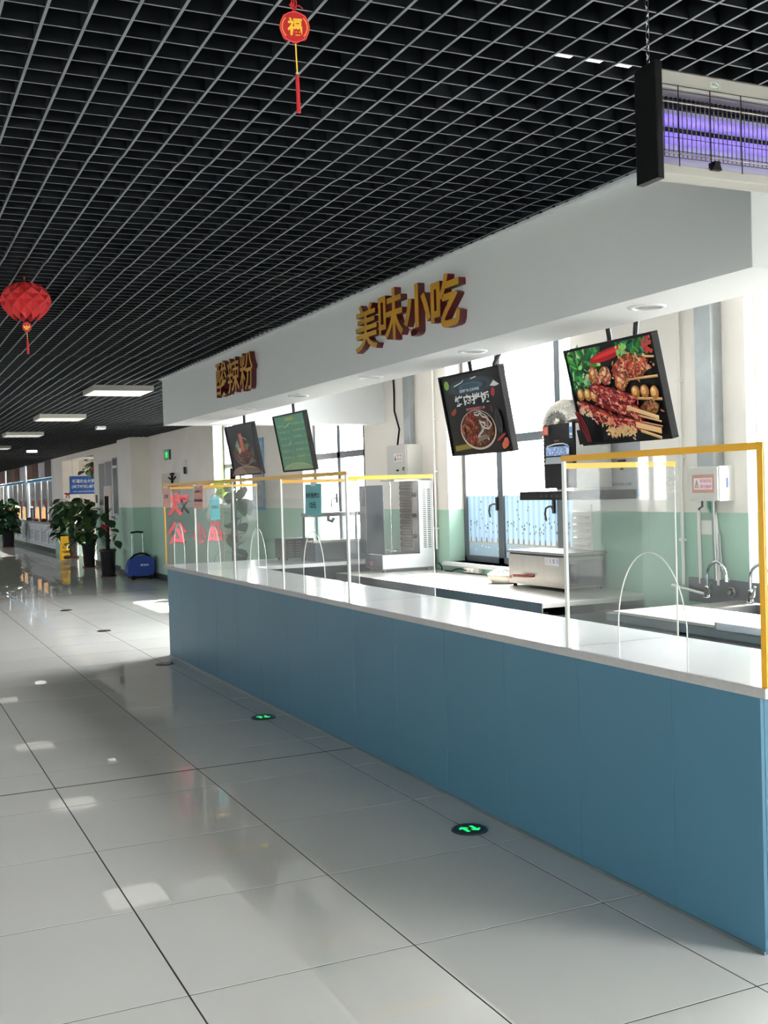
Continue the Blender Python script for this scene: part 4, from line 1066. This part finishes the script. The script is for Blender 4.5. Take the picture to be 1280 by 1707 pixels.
# kebab grill
t = thing('kebab_grill', 'upright stainless kebab grill with heating coils and a white vented side', 'grill', (3.78, 3.85, .80))
MB().box(3.50, 4.06, 3.62, 3.985, .825, .965).build('drip_base', MT['steel_dull'], t, bevel=.004)
MB().box(3.505, 4.055, 3.612, 3.619, .835, .965).build('base_front', MT['metalwhite'], t)
for (x, y) in ((3.54, 3.66), (4.02, 3.66), (3.54, 3.95), (4.02, 3.95)): MB().cyl((x, y, .80), (x, y, .83), .018, 10).build('foot', MT['steel_dull'], t)
MB().box(3.915, 4.06, 3.63, 4.06, .965, 1.665).build('heater_body', MT['steel_dull'], t, bevel=.003)
MB().box(3.905, 4.06, 3.620, 3.629, .965, 1.665).build('vented_side', MT['metalwhite'], t)
mb = MB()
for c in (3.945, 3.995):
    for k in range(31): mb.box(c, c + .034, 3.6180, 3.6198, 1.02 + k * .0185, 1.028 + k * .0185)
mb.build('vent_slots', MT['base'], t)
MB().box(3.895, 3.914, 3.74, 4.02, .985, 1.655).build('ceramic_plate', MT['ceramic'], t)
for k in range(11):
    z = 1.03 + k * .056
    MB().tube([(3.885, 3.75, z), (3.88, 3.97, z), (3.88, 3.99, z + .012), (3.88, 3.97, z + .026), (3.885, 3.75, z + .026)], .006, 6).build('heating_coil', MT['element'], t)
cstrip = MB().box(3.90, 3.914, 3.635, 3.735, .975, 1.66).build('control_strip', MT['steel'], t)
for z in (1.13, 1.33, 1.53): MB().cyl((3.90, 3.685, z), (3.87, 3.685, z), .02, 12).build('knob', MT['black'], cstrip)
MB().cyl((3.72, 3.86, .965), (3.72, 3.86, 1.66), .007, 10).build('skewer_rod', MT['chrome'], t)
MB().lathe((3.72, 3.86, .99), [(.001, .012), (.07, .01), (.075, .0)], 24).build('skewer_plate', MT['steel'], t)
MB().box(3.518, 3.526, 3.60, 3.99, .97, 1.63).build('shield', MT['dark_steel'], t)
MB().box(3.515, 3.54, 3.99, 4.012, .97, 1.63).build('shield_post', MT['steel'], t)
MB().box(3.518, 3.526, 4.012, 4.16, .97, 1.63).build('shield_wing', MT['steel_dull'], t)
MB().box(3.514, 3.5175, 4.03, 4.12, 1.43, 1.60).build('shield_window', MT['base'], t)
MB().box(3.69, 4.06, 3.70, 4.02, 1.665, 1.68).build('top_plate', MT['steel'], t)
mb = MB(); mb.cyl((3.499, 3.85, .875), (3.485, 3.85, .875), .022, 12); mb.build('dial', mat('pink_dial', (206, 84, 104), .4), t)
MB().box(3.494, 3.499, 3.72, 4.0, .84, .93).build('control_panel', MT['dark_steel'], t)
# glass display warmer on the return counter
t = thing('display_warmer', 'glass fronted countertop warmer with a steel top bar behind the teal notice', 'display warmer', (3.35, 4.35, .903))
MB().box(3.06, 3.64, 4.22, 4.62, .905, 1.09).build('trough', MT['dark_steel'], t, bevel=.004)
MB().box(3.04, 3.66, 4.215, 4.25, 1.085, 1.11).build('front_rail', MT['steel'], t)
MB().box(3.05, 3.65, 4.40, 4.56, 1.335, 1.375).build('top_bar', MT['steel_dull'], t, bevel=.004)
for x in (3.065, 3.635): MB().box(x - .01, x + .01, 4.52, 4.54, 1.09, 1.34).build('post', MT['dark_steel'], t)
vs = []
for k in range(9):
    a = k / 8; y = 4.235 + .20 * a ** 2.2; z = 1.10 + .245 * a; vs += [(3.06, y, z), (3.64, y, z)]
MB().add(vs, [(2 * k, 2 * k + 1, 2 * k + 3, 2 * k + 2) for k in range(8)], 0, True).build('curved_glass', MT['acrylic'], t)
mb = MB(); mb.tube([(3.28, 4.40, 1.335), (3.28, 4.40, 1.30), (3.32, 4.40, 1.285), (3.34, 4.40, 1.32)], .02, 8); mb.build('lamp_shade', MT['steel_dull'], t)
# small louvred oven
t = thing('toaster_oven', 'small dark louvred oven standing on the return counter', 'oven', (3.05, 4.75, .903))
MB().box(2.90, 3.22, 4.66, 4.95, .918, 1.12).build('casing', MT['steel_dull'], t, bevel=.004)
MB().box(2.91, 3.10, 4.655, 4.659, .93, 1.11).build('vent_panel', MT['base'], t)
for c in (2.94, 3.02):
    for k in range(6): MB().box(c, c + .05, 4.649, 4.654, .945 + k * .027, .953 + k * .027).build('louvre', MT['steel'], t)
for x in (2.93, 3.19):
    for y in (4.68, 4.92): MB().cyl((x, y, .903), (x, y, .92), .012, 8).build('foot', MT['black'], t)
# bakery oven at right
t = thing('countertop_oven', 'stainless countertop oven with a folded lid and red lever on the work table', 'oven', (3.9, 1.22, .80))
MB().box(3.70, 4.06, .885, 1.665, .825, 1.055).build('casing', MT['steel'], t, bevel=.004)
MB().box(3.69, 4.07, .875, 1.675, 1.065, 1.085).build('lid', MT['steel_dull'], t, bevel=.003)
MB().box(3.705, 4.05, .90, 1.65, 1.054, 1.066).build('lid_gap', MT['black'], t)
odoor = MB().box(3.72, 4.04, .878, .886, .835, 1.03).build('door', MT['dark_steel'], t)
MB().box(3.735, 3.80, .870, .879, .86, 1.0).build('door_window', MT['blackgloss'], odoor)
mb = MB(); mb.tube([(3.70, 1.30, .898), (3.66, 1.36, .895), (3.655, 1.46, .893), (3.655, 1.52, .89)], .011, 8); mb.build('lever', MT['terracotta'], t)
for (x, y) in ((3.73, 1.62), (3.73, .93), (4.03, 1.62), (4.03, .93)): MB().cyl((x, y, .80), (x, y, .828), .016, 10).build('foot', MT['black'], t)
m = facing(-1, 0, (3.6990, 0, 0)); art = Art(m)
art.rect(-1.145, -.955, .985, 1.045, (206, 206, 204)); art.rect(-1.14, -.96, .99, 1.04, (222, 222, 220))
for k, c in enumerate([(206, 150, 150), (140, 150, 170), (60, 64, 72), (90, 120, 190)]): art.ell(-1.12 + k * .047, 1.02, .013, .016, c, 14); art.ell(-1.12 + k * .047, 1.02, .006, .008, (224, 224, 222), 10)
art.rect(-1.655, -1.60, 1.0, 1.035, (150, 148, 144)); art.rect(-1.65, -1.62, .86, .885, (150, 60, 50))
art.mb.build('certificate_plate', MT['print'], t)
# basin with mint strings, power strip
t = thing('plastic_basin', 'round cream basin with mint green straps beside the oven', 'basin', (3.80, 1.88, .80))
MB().lathe((3.80, 1.88, .80), [(.001, .004), (.11, .002), (.135, .03), (.15, .075), (.143, .076), (.128, .035), (.105, .012), (.001, .01)], 32).build('basin', MT['bowl'], t)
mb = MB(); rr = random.Random(5)
for k in range(5):
    a = rr.uniform(0, 3); mb.tube([(3.80 + .12 * math.cos(a), 1.88 + .12 * math.sin(a), .878), (3.80, 1.88 + rr.uniform(-.05, .1), .90 + rr.uniform(0, .03)), (3.80 - .1 * math.cos(a + .4), 1.90 + .16 * math.sin(a + .5), .882)], .005, 6)
mb.build('straps', MT['mint'], t)
t = thing('power_strip', 'white wall socket strip with plugs and black leads below the window', 'power strip', (4.08, 2.9, .81))
MB().box(4.05, 4.095, 2.76, 3.03, .81, .865).build('socket_body', MT['pvc'], t, bevel=.004)
for y in (2.86, 2.93): MB().box(4.02, 4.05, y - .02, y + .02, .815, .85).build('plug', MT['bowl'], t, bevel=.006)
mb = MB(); mb.tube([(4.02, 2.93, .83), (4.0, 3.0, .845), (4.0, 3.10, .835), (4.02, 3.2, .81), (4.03, 3.35, .806)], .006, 6); mb.tube([(4.03, 3.50, .87), (4.02, 3.45, .87), (4.01, 3.38, .84), (4.02, 3.40, .808)], .006, 6)
mb.build('lead', MT['black'], t)

# ------------------------------------------------------------------ kitchen: sink
t = thing('sink_unit', 'stainless steel sink bench with a raised back behind the right screen', 'sink', (3.5, -1.3, 0))
mb = MB(); mb.box(2.95, 3.40, -2.4, -.62, .80, .845); mb.box(3.40, 4.0, -.86, -.62, .80, .845); mb.box(3.40, 4.0, -2.4, -2.2, .80, .845); mb.box(3.86, 4.0, -2.2, -.86, .80, .845)
mb.build('bench_top', MT['steel'], t, bevel=.004)
mb = MB(); mb.box(3.40, 3.86, -2.2, -.86, .58, .60); mb.box(3.395, 3.41, -2.2, -.86, .6, .845); mb.box(3.85, 3.865, -2.2, -.86, .6, .845); mb.box(3.4, 3.86, -.87, -.855, .6, .845); mb.build('basin', MT['steel_dull'], t)
MB().box(3.985, 4.012, -2.4, -.12, .80, .955).build('splashback', MT['steel_dull'], t)
MB().box(2.98, 3.98, -2.38, -.66, .1, .78).build('cabinet', MT['steel_dull'], t)
for (x, y) in ((3.0, -.7), (3.0, -2.3), (3.94, -.7), (3.94, -2.3)): MB().cyl((x, y, 0), (x, y, .12), .022, 10).build('leg', MT['steel_dull'], t)
t = thing('work_board', 'large white board laid across the sink bench', 'board', (3.17, -1.12, .846))
MB().box(2.945, 3.42, -1.56, -.70, .847, .862).build('board', MT['board'], t, bevel=.003)
t = thing('storage_tray', 'white shallow tray under the board at the right edge', 'tray', (2.9, -1.85, .80))
mb = MB(); mb.box(2.90, 3.3, -2.2, -1.58, .846, .850); mb.box(2.90, 2.91, -2.2, -1.58, .846, .885); mb.box(2.90, 3.3, -1.59, -1.58, .846, .885); mb.box(2.90, 3.3, -2.2, -2.19, .846, .885); mb.box(3.29, 3.3, -2.2, -1.58, .846, .885)
mb.build('tray', MT['metalwhite'], t)
def faucet(y, label, flip=1):
    t = thing('faucet', label, 'faucet', (3.93, y, .845), 'kitchen faucets')
    mb = MB(); pts = [(3.93, y, .845), (3.93, y, .99)] + [(3.93 - .0, y - .085 + .085 * math.cos(a), .99 + .085 * math.sin(a)) for a in [k * math.pi / 12 for k in range(1, 12)]] + [(3.93, y - .17, .98), (3.93, y - .172, .955)]
    mb.tube(pts, .011, 10); mb.build('spout', MT['chrome'], t)
    MB().lathe((3.93, y, .845), [(.03, 0), (.03, .01), (.022, .02), (.022, .06), (.014, .075)], 16).build('base', MT['chrome'], t)
    MB().tube([(3.92, y - .02, .88), (3.90, y - .06, .90), (3.89, y - .08, .945)], .008, 8, radii=[.018, .016, .008]).build('lever', MT['chrome'], t)
faucet(-.36, 'chrome swan neck faucet left of the sink'); faucet(-.74, 'chrome faucet at the right edge, beside the window')
t = thing('tap_wheel', 'round steel tap wheel on the sink splashback', 'tap', (3.97, -.53, .90))
mb = MB(); mb.tube([(3.97, -.53 + .03 * math.cos(a), .885 + .03 * math.sin(a)) for a in [k * math.pi / 8 for k in range(17)]], .006, 6); mb.cyl((3.99, -.53, .885), (3.955, -.53, .885), .014, 10); mb.build('wheel', MT['steel'], t)
tag(MB().cyl((3.955, -.30, .86), (3.93, -.02, .90), .010, 8).build('pvc_rod', MT['pvc'], origin=(3.94, -.2, .88)), 'short white pvc rod lying against the splashback', 'rod')

# ------------------------------------------------------------------ plants
LEAF = MB()
def leaf_shape():
    mb = MB(); rows = [(0, 0), (.12, .18), (.35, .36), (.6, .36), (.82, .2), (1, 0)]
    vs = []
    for (q, wd) in rows:
        z = -.35 * q * q
        vs += [(-wd, q, z + .10 * wd), (0, q, z), (wd, q, z + .10 * wd)]
    fs = []
    for k in range(len(rows) - 1):
        fs += [(3 * k, 3 * k + 1, 3 * k + 4, 3 * k + 3), (3 * k + 1, 3 * k + 2, 3 * k + 5, 3 * k + 4)]
    mb.add(vs, fs, 0, True); return mb
LS = leaf_shape()
leaf_meshes = [LS.mesh('leaf', MT['leaf']), LS.mesh('leaf', MT['leaf2'])]
def leaf_mtx(p, az, el, size, roll=0):
    return Matrix.Translation(p) @ Matrix.Rotation(az - math.pi / 2, 4, 'Z') @ Matrix.Rotation(el, 4, 'X') @ Matrix.Rotation(roll, 4, 'Y') @ Matrix.Scale(size, 4)
def planter(x, y, label, htot, pole, nleaf, lsize, individually, seed, poth=.55, rb=.12, rt_=.165, spread=.3, low=.62, bow=None, light=.3, xmax=None):
    rn = random.Random(seed)
    t = thing('potted_plant', label, 'potted plant', (x, y, 0), 'tall potted plants along the hall')
    MB().lathe((x, y, 0), [(.001, .025), (rb, .025), (rb + .012, .05), (rt_ - .01, poth - .05), (rt_ + .006, poth - .04), (rt_ + .008, poth), (rt_ - .012, poth), (rt_ - .03, poth - .06), (.001, poth - .06)], 24).build('pot', MT['pot'], t)
    MB().lathe((x, y, 0), [(.001, .004), (rb + .03, .004), (rb + .045, .03), (rb + .035, .03), (rb + .02, .012), (.001, .012)], 24).build('saucer', MT['saucer'], t)
    if pole:
        MB().cyl((x, y, poth - .06), (x + .01, y, pole), .042, 10).build('moss_pole', MT['stem'], t)
    stems = MB(); fol = MB()
    for k in range(nleaf):
        q = (k + .5) / nleaf; z = poth + low * 0 + (htot - poth) * (.02 + .98 * q)
        az = k * 2.4 + rn.uniform(-.5, .5); d = spread * rn.uniform(.35, 1.0) * (1.0 - .35 * q); 
        p0 = Vector((x, y, z - .08)); p1 = p0 + Vector((math.cos(az) * d, math.sin(az) * d, rn.uniform(.02, .14)))
        if xmax and p1.x + math.cos(az) * lsize * 1.1 > xmax: az = math.pi - az; p1.x = min(p1.x, xmax - lsize * .5)
        stems.tube([p0, (p0 + p1) / 2 + Vector((0, 0, .04)), p1], .004, 5, caps=False)
        mtx = leaf_mtx(p1, az + rn.uniform(-.3, .3), rn.uniform(-.9, .25), lsize * rn.uniform(.75, 1.15), rn.uniform(-.5, .5))
        mi = 1 if rn.random() < light else 0
        if individually:
            o = bpy.data.objects.new('leaf', leaf_meshes[mi]); COL.objects.link(o); o.parent = t
            mtx2 = mtx.copy(); mtx2.translation = mtx.translation - Vector((x, y, 0)); o.matrix_local = mtx2
        else:
            fol.add([mtx @ Vector(v) for v in LS.v], LS.f, mi, True)
    stems.build('stems', MT['leaf2'], t)
    if not individually: fol.build('foliage', [MT['leaf'], MT['leaf2']], t, kind='stuff')
    if bow:
        mb = MB(); bx, by, bz = x - .06, y - .10, bow
        for a in (0, math.pi): mb.lathe((bx + .045 * math.cos(a), by, bz), [(.001, -.03), (.04, -.01), (.045, .015), (.001, .03)], 10)
        mb.tube([(bx, by, bz), (bx - .03, by, bz - .05), (bx - .05, by, bz - .11)], .012, 6); mb.tube([(bx, by, bz), (bx + .03, by, bz - .06), (bx + .04, by, bz - .12)], .012, 6)
        mb.build('red_bow', MT['redcord'], t)
    return t
planter(3.41, 16.55, 'tall sparse potted plant on a dark moss pole beside the pillar', 1.42, 1.62, 17, .21, True, 4, bow=1.02, spread=.36, light=.15, xmax=3.72)
planter(3.62, 19.9, 'leafy potted plant second from the pillar', 1.55, 1.25, 120, .24, False, 9, spread=.42, light=.6, rb=.11, rt_=.16, xmax=3.88)
planter(3.95, 24.4, 'dense potted plant with a red bow behind the yellow floor sign', 1.55, 1.3, 170, .27, False, 12, spread=.55, light=.25, bow=1.72, rb=.16, rt_=.2)
planter(3.32, 33.5, 'dense potted plant at the far left in front of the serving windows', 1.62, 1.3, 170, .30, False, 15, spread=.62, light=.25, rb=.17, rt_=.22, xmax=3.82)
planter(3.72, 9.0, 'dark moss pole plant seen through the acrylic at the far window', 1.75, 1.95, 22, .24, True, 21, bow=1.02, spread=.34, light=.2, xmax=4.05)
# small sill plant
t = thing('sill_plant', 'yellow-green plant in a pale blue pot on the far window sill', 'potted plant', (4.16, 11.0, 1.44))
MB().lathe((4.17, 10.75, 1.44), [(.001, 0), (.07, 0), (.095, .17), (.085, .17), (.075, .15), (.001, .15)], 18).build('pot', mat('pale_blue_pot', (160, 210, 228), .4), t)
mb = MB(); rn = random.Random(2)
for k in range(46):
    az = rn.uniform(0, 6.3); p = Vector((4.14 + rn.uniform(-.05, .0), 10.75 + rn.uniform(-.08, .08), 1.62 + rn.uniform(-.04, .16)))
    mtx = leaf_mtx(p, az, rn.uniform(-.6, .7), rn.uniform(.12, .24), rn.uniform(-1, 1)); mb.add([mtx @ Vector(v) for v in LS.v], LS.f, 0, True)
mb.build('foliage', MT['leaf3'], t, kind='stuff')
# hanging plant with red bow in the alcove
t = thing('hanging_plant', 'trailing green plant with a red bow hanging in the alcove', 'hanging plant', (4.25, 21.6, 2.3))
mb = MB(); rn = random.Random(8)
for k in range(60):
    p = Vector((4.05 + rn.uniform(-.1, .35), 21.35 + rn.uniform(-.3, .9), 2.42 + rn.uniform(-.16, .12)))
    mtx = leaf_mtx(p, rn.uniform(0, 6.3), rn.uniform(-1, .3), rn.uniform(.14, .24), rn.uniform(-.6, .6)); mb.add([mtx @ Vector(v) for v in LS.v], LS.f, 0, True)
mb.build('foliage', MT['leaf2'], t, kind='stuff')
MB().box(4.1, 4.35, 21.2, 21.6, 1.98, 2.22).build('basket', MT['base'], t)
mb = MB(); mb.lathe((4.05, 21.1, 2.27), [(.001, -.08), (.09, -.02), (.1, .05), (.001, .09)], 10); mb.build('red_bow', MT['redcord'], t)

# ------------------------------------------------------------------ far hall things
t = thing('exit_sign', 'green lit exit sign on the wall beside the pillar', 'exit sign', (4.09, 14.13, 2.26))
MB().box(4.07, WX, 13.93, 14.33, 2.25, 2.43).build('casing', MT['base'], t)
m = facing(-1, 0, (4.0695, 0, 0)); mb = MB()
mb.prism(m, [(-14.30, 2.27), (-13.96, 2.27), (-13.96, 2.41), (-14.30, 2.41)], 0, .001); mb.build('lit_face', MT['exitgreen'], t)
mb = MB(); mb.prism(m, [(-14.17, 2.29), (-14.09, 2.29), (-14.09, 2.35), (-14.03, 2.35), (-14.13, 2.40), (-14.23, 2.35), (-14.17, 2.35)], .001, .002); mb.build('symbol', MT['green_led'], t)
t = thing('wall_device', 'small white wall device with a dark handle beside the exit sign', 'wall device', (4.08, 12.92, 2.0))
MB().box(4.05, WX, 12.82, 13.02, 2.09, 2.2).build('casing', MT['metalwhite'], t, bevel=.005); MB().box(4.055, 4.08, 12.85, 12.92, 1.96, 2.08).build('handle', MT['black'], t)
t = thing('wall_plaque', 'beige wall panel with a black branched ornament above the far acrylic corner', 'wall panel', (4.09, 13.9, 1.72))
MB().box(4.08, WX, 13.35, 14.6, 1.62, 2.0).build('panel', MT['cream'], t)
mb = MB(); mb.tube([(4.06, 13.75, 1.70), (4.06, 13.75, 2.0)], .02, 6); mb.tube([(4.06, 14.0, 1.92), (4.06, 13.75, 1.86), (4.06, 13.5, 1.92)], .014, 6); mb.tube([(4.06, 13.9, 1.98), (4.06, 13.75, 1.95), (4.06, 13.6, 1.985)], .012, 6); mb.lathe((4.05, 13.75, 1.71), [(.001, -.04), (.04, 0), (.001, .04)], 8); mb.build('ornament', MT['black'], t)
# blue trolley machine
t = thing('trolley_case', 'royal blue wheeled trolley case with raised chrome handle by the green wall', 'trolley case', (3.62, 15.35, 0))
m = facing(0, -1, (3.78, 15.35, 0))
prof = [(-.24, .07), (.22, .07), (.25, .14), (.25, .34), (.21, .43), (.05, .46), (-.10, .45), (-.20, .38), (-.25, .26), (-.26, .14)]
MB().prism(m, prof, -.12, .14).build('body', MT['navy'], t, bevel=.02)
MB().prism(m, [(-.2, .03), (.22, .03), (.24, .08), (-.22, .08)], -.11, .13).build('underside', MT['black'], t)
for x in (-.16, .18): MB().cyl((3.78 + x, 15.19, .045), (3.78 + x, 15.23, .045), .045, 14).build('wheel', MT['black'], t)
MB().tube([(3.78 - .19, 15.3, .40), (3.78 - .12, 15.3, .47), (3.78, 15.3, .50), (3.78 + .1, 15.3, .49), (3.78 + .2, 15.3, .43)], .017, 8).build('grip', MT['black'], t)
for x in (-.135, .075): MB().cyl((3.78 + x, 15.38, .42), (3.78 + x, 15.38, .90), .011, 8).build('telescopic_rod', MT['chrome'], t)
MB().tube([(3.78 - .15, 15.38, .90), (3.78 - .03, 15.38, .915), (3.78 + .09, 15.38, .90)], .018, 8).build('handle', MT['black'], t)
mb = MB(); put_text(mb, m, '清洁机', -.02, .14, .26, .30, .1405, 0, .02); mb.ell = None
mb.build('lettering', MT['paint_white'], t)
MB().lathe((3.93, 15.46, 0), [(.001, .02), (.10, .02), (.12, .2), (.12, .36), (.09, .44), (.001, .46)], 18).build('rear_drum', MT['black'], t)
# wet floor sign
t = thing('floor_sign', 'yellow folding warning sign on the floor beside the far plants', 'floor sign', (3.62, 23.5, 0))
mb = MB()
for s_ in (1, -1):
    a = [Vector((3.53, 23.5 + s_ * .17, .02)), Vector((3.75, 23.5 + s_ * .17, .02)), Vector((3.735, 23.5 + s_ * .015, .62)), Vector((3.545, 23.5 + s_ * .015, .62))]
    b = [p + Vector((0, .014 * s_, 0)) for p in a]
    mb.add(a + b, [(0, 1, 2, 3), (7, 6, 5, 4), (0, 4, 5, 1), (1, 5, 6, 2), (2, 6, 7, 3), (3, 7, 4, 0)])
mb.build('board', MT['signyellow'], t)
sl = Matrix.Translation((3.64, 23.32, .02)) @ Matrix.Rotation(math.pi / 2 - .235, 4, 'X')
art = Art(sl, .006); art.poly([(-.08, .30), (.08, .30), (0, .44)], (40, 36, 30)); art.poly([(-.055, .313), (.055, .313), (0, .41)], (214, 170, 30)); art.line([(0, .33), (0, .385)], .014, (40, 36, 30)); art.text('小心地滑', -.11, .11, .17, .25, (40, 36, 30), .03); art.ell(.03, .06, .1, .05, (30, 28, 26), 16)
art.mb.build('warning_print', MT['print'], t)
# blue hanging sign in the alcove
t = thing('hanging_sign', 'blue sign with two rows of white characters hanging over the alcove plants', 'sign', (4.1, 23, 1.7))
m = facing(0, -1, (0, 23.0, 0)); X0, X1, Z0, Z1 = 3.74, 4.42, 1.70, 2.16
MB().box(X0, X1, 23.0, 23.03, Z0, Z1).build('board', MT['signblue'], t)
mb = MB(); put_text(mb, m, '新疆农业大学', X0 + .07, X1 - .06, 1.98, 2.08, .002, 0, .02); put_text(mb, m, '(闽港校区)餐厅', X0 + .05, X1 - .03, 1.84, 1.94, .002, 0, .02); put_text(mb, m, '一餐厅 欢迎您 请有序排队用餐', X0 + .05, X1 - .05, 1.745, 1.785, .002, 0, .01)
mb.build('lettering', MT['paint_white'], t)
for x in (X0 + .08, X1 - .08): MB().cyl((x, 23.015, Z1), (x, 23.015, 2.62), .004, 6).build('hanger', MT['galv'], t)
# curtained niche and tall glass panel on the far wall
t = thing('wall_niche', 'pale curtained glass cabinet on the far wall behind the plants', 'cabinet', (3.93, 19.2, .1))
MB().box(3.925, 3.95, 18.45, 20.05, 1.0, 2.42).build('frame', MT['pvc'], t)
MB().box(3.92, 3.926, 19.30, 19.98, 1.42, 2.36).build('curtain', MT['mesh_grey'], t)
MB().box(3.92, 3.926, 18.52, 19.22, 1.85, 2.38).build('mesh_panel', MT['mesh_grey'], t)
mb = MB()
for k in range(6): mb.cyl((3.915, 18.58 + k * .12, .6), (3.915, 18.58 + k * .12, 1.84), .05, 8)
mb.build('sheer_curtain', MT['curtain'], t)
t = thing('glass_board', 'tall narrow grey framed glass panel beside the pillar', 'glass panel', (3.93, 18.15, 1.2))
MB().box(3.92, 3.948, 17.90, 18.40, 1.20, 2.45).build('frame', MT['galv'], t); MB().box(3.914, 3.921, 17.95, 18.35, 1.24, 2.22).build('pane', MT['tower'], t); MB().box(3.914, 3.921, 17.95, 18.35, 2.28, 2.42).build('top_panel', MT['base'], t); MB().box(3.912, 3.92, 17.92, 18.38, 2.22, 2.275).build('white_strip', MT['paint_white'], t)  # plain white strip between the pane and the top panel
services('wall_pipe', 'shiny vertical pipe on the far wall left of the pillar', 'pipe', [('tube', [(3.90, 17.35, .12), (3.90, 17.35, 2.75)], .03)], 'chrome')
t = thing('wall_switch', 'small dark switch on the wall edge beside the alcove', 'switch', (3.94, 20.5, 1.5)); MB().box(3.93, 3.95, 20.42, 20.55, 1.47, 1.66).build('switch_plate', MT['base'], t)

# serving counter far down the hall
def far_unit(y0, y1, idx, lbl):
    t = thing('serving_window', lbl, 'serving window', (4.1, (y0 + y1) / 2, 0), 'white serving windows down the hall')
    MB().box(3.93, 4.6, y0, y1, .14, .84).build('counter_front', mat('white_print_board', (226, 228, 234), .35), t)
    MB().box(3.98, 4.6, y0, y1, 0, .14).build('plinth', MT['base'], t)
    MB().box(3.86, 4.65, y0, y1, .84, .90).build('worktop', MT['quartz'], t)
    m = facing(-1, 0, (3.929, 0, 0)); art = Art(m); rn = random.Random(idx); L_ = y1 - y0
    for k in range(4):
        a = -y1 + L_ * (.08 + .24 * k); hgt = rn.uniform(.32, .5)
        art.poly([(a, .26), (a + .22, .26), (a + .2, .26 + hgt * .7), (a + .11, .28 + hgt), (a + .02, .26 + hgt * .7)], rn.choice([(120, 126, 142), (96, 98, 108), (146, 150, 164)]))
        for q in range(6): art.rect(a + .32, a + .32 + rn.uniform(.5, .85), .30 + q * .055, .325 + q * .055, (150, 154, 170))
    art.rect(-y1, -y0, .20, .215, (170, 174, 186))
    art.mb.build('printed_front', MT['print'], t)
    for y in (y0 + .08, y1 - .08): MB().box(3.93, 4.15, y - .10, y + .10, .90, 2.75).build('pier', MT['white'], t)
    MB().box(3.96, 4.02, y0, y1, 2.16, 2.24).build('blue_beam', MT['bluetrim'], t)
    n_ = 4; wd = (L_ - .5) / n_
    for k in range(n_):
        a = y0 + .25 + k * wd
        MB().box(4.0, 4.02, a, a + .07, .90, 2.16).build('mullion', MT['pvc'], t)
        MB().box(4.03, 4.035, a + .07, a + wd, 1.36, 2.16).build('pane', MT['tower'] if k % 2 else MT['mesh_grey'], t)
        MB().box(4.01, 4.03, a + .25, a + wd * .55, 1.36, 1.55).build('red_notice', mat('dull_red', (150, 90, 84), .6), t)
        MB().box(4.02, 4.03, a + .07, a + wd * .45, .92, 1.36).build('hatch_frame', MT['wood'], t)
        MB().box(4.02, 4.03, a + wd * .5, a + wd * .95, .95, 1.32).build('lit_hatch', MT['warm'] if (k + idx) % 3 else MT['mesh_grey'], t)
        pc = MB(); art = Art(facing(-1, 0, (3.949, 0, 0)), 0.002); c0 = [(78, 52, 46), (206, 208, 210), (84, 40, 36), (120, 82, 66)][(k + idx) % 4]
        art.rect(-(a + wd) + .04, -a, 2.27, 2.72, c0)
        for _ in range(22): art.ell(-(a + wd) + .15 + rn.random() * (wd - .3), 2.33 + rn.random() * .32, .12, .035, rc(c0, 40), 8, rn.random(), .3)
        art.mb.build('menu_picture', MT['print'], t)
        MB().box(3.95, 3.96, a, a + wd - .02, 2.25, 2.74).build('menu_panel', MT['base'], t)
    MB().box(4.55, 4.6, y0, y1, .9, 2.75).build('back_wall', MT['cream'], t)
    # food pans on the worktop
    for k in range(4 if idx == 0 else 0):
        y = y0 + .7 + k * (L_ - 1.2) / 3
        pt = thing('food_tray', ['dark brown food tray at the right end of the distant white worktop', 'maroon food tray second from the right on the distant white worktop', 'dark brown food tray third from the right on the distant white worktop', 'maroon food tray at the left end of the distant white worktop'][k], 'food tray', (3.95, y, .90), 'food trays on the far worktops')
        MB().lathe((3.97, y, .90), [(.001, .0), (.09, .0), (.14, .07), (.13, .07), (.08, .02), (.001, .02)], 12).build('pan', MT['wood'] if k % 2 else MT['saucer'], pt)
        MB().lathe((3.97, y, .92), [(.13, .04), (.06, .07), (.001, .08)], 10).build('food', MT['soil'] if k % 2 else MT['bowl'], pt)
far_unit(27.2, 33.4, 0, 'white serving window right behind the dense far plant, nearest of the row')
far_unit(33.4, 39.6, 1, 'white serving window at the left picture edge, second of the row')
far_unit(39.6, 45.8, 2, 'white serving window farthest down the hall')
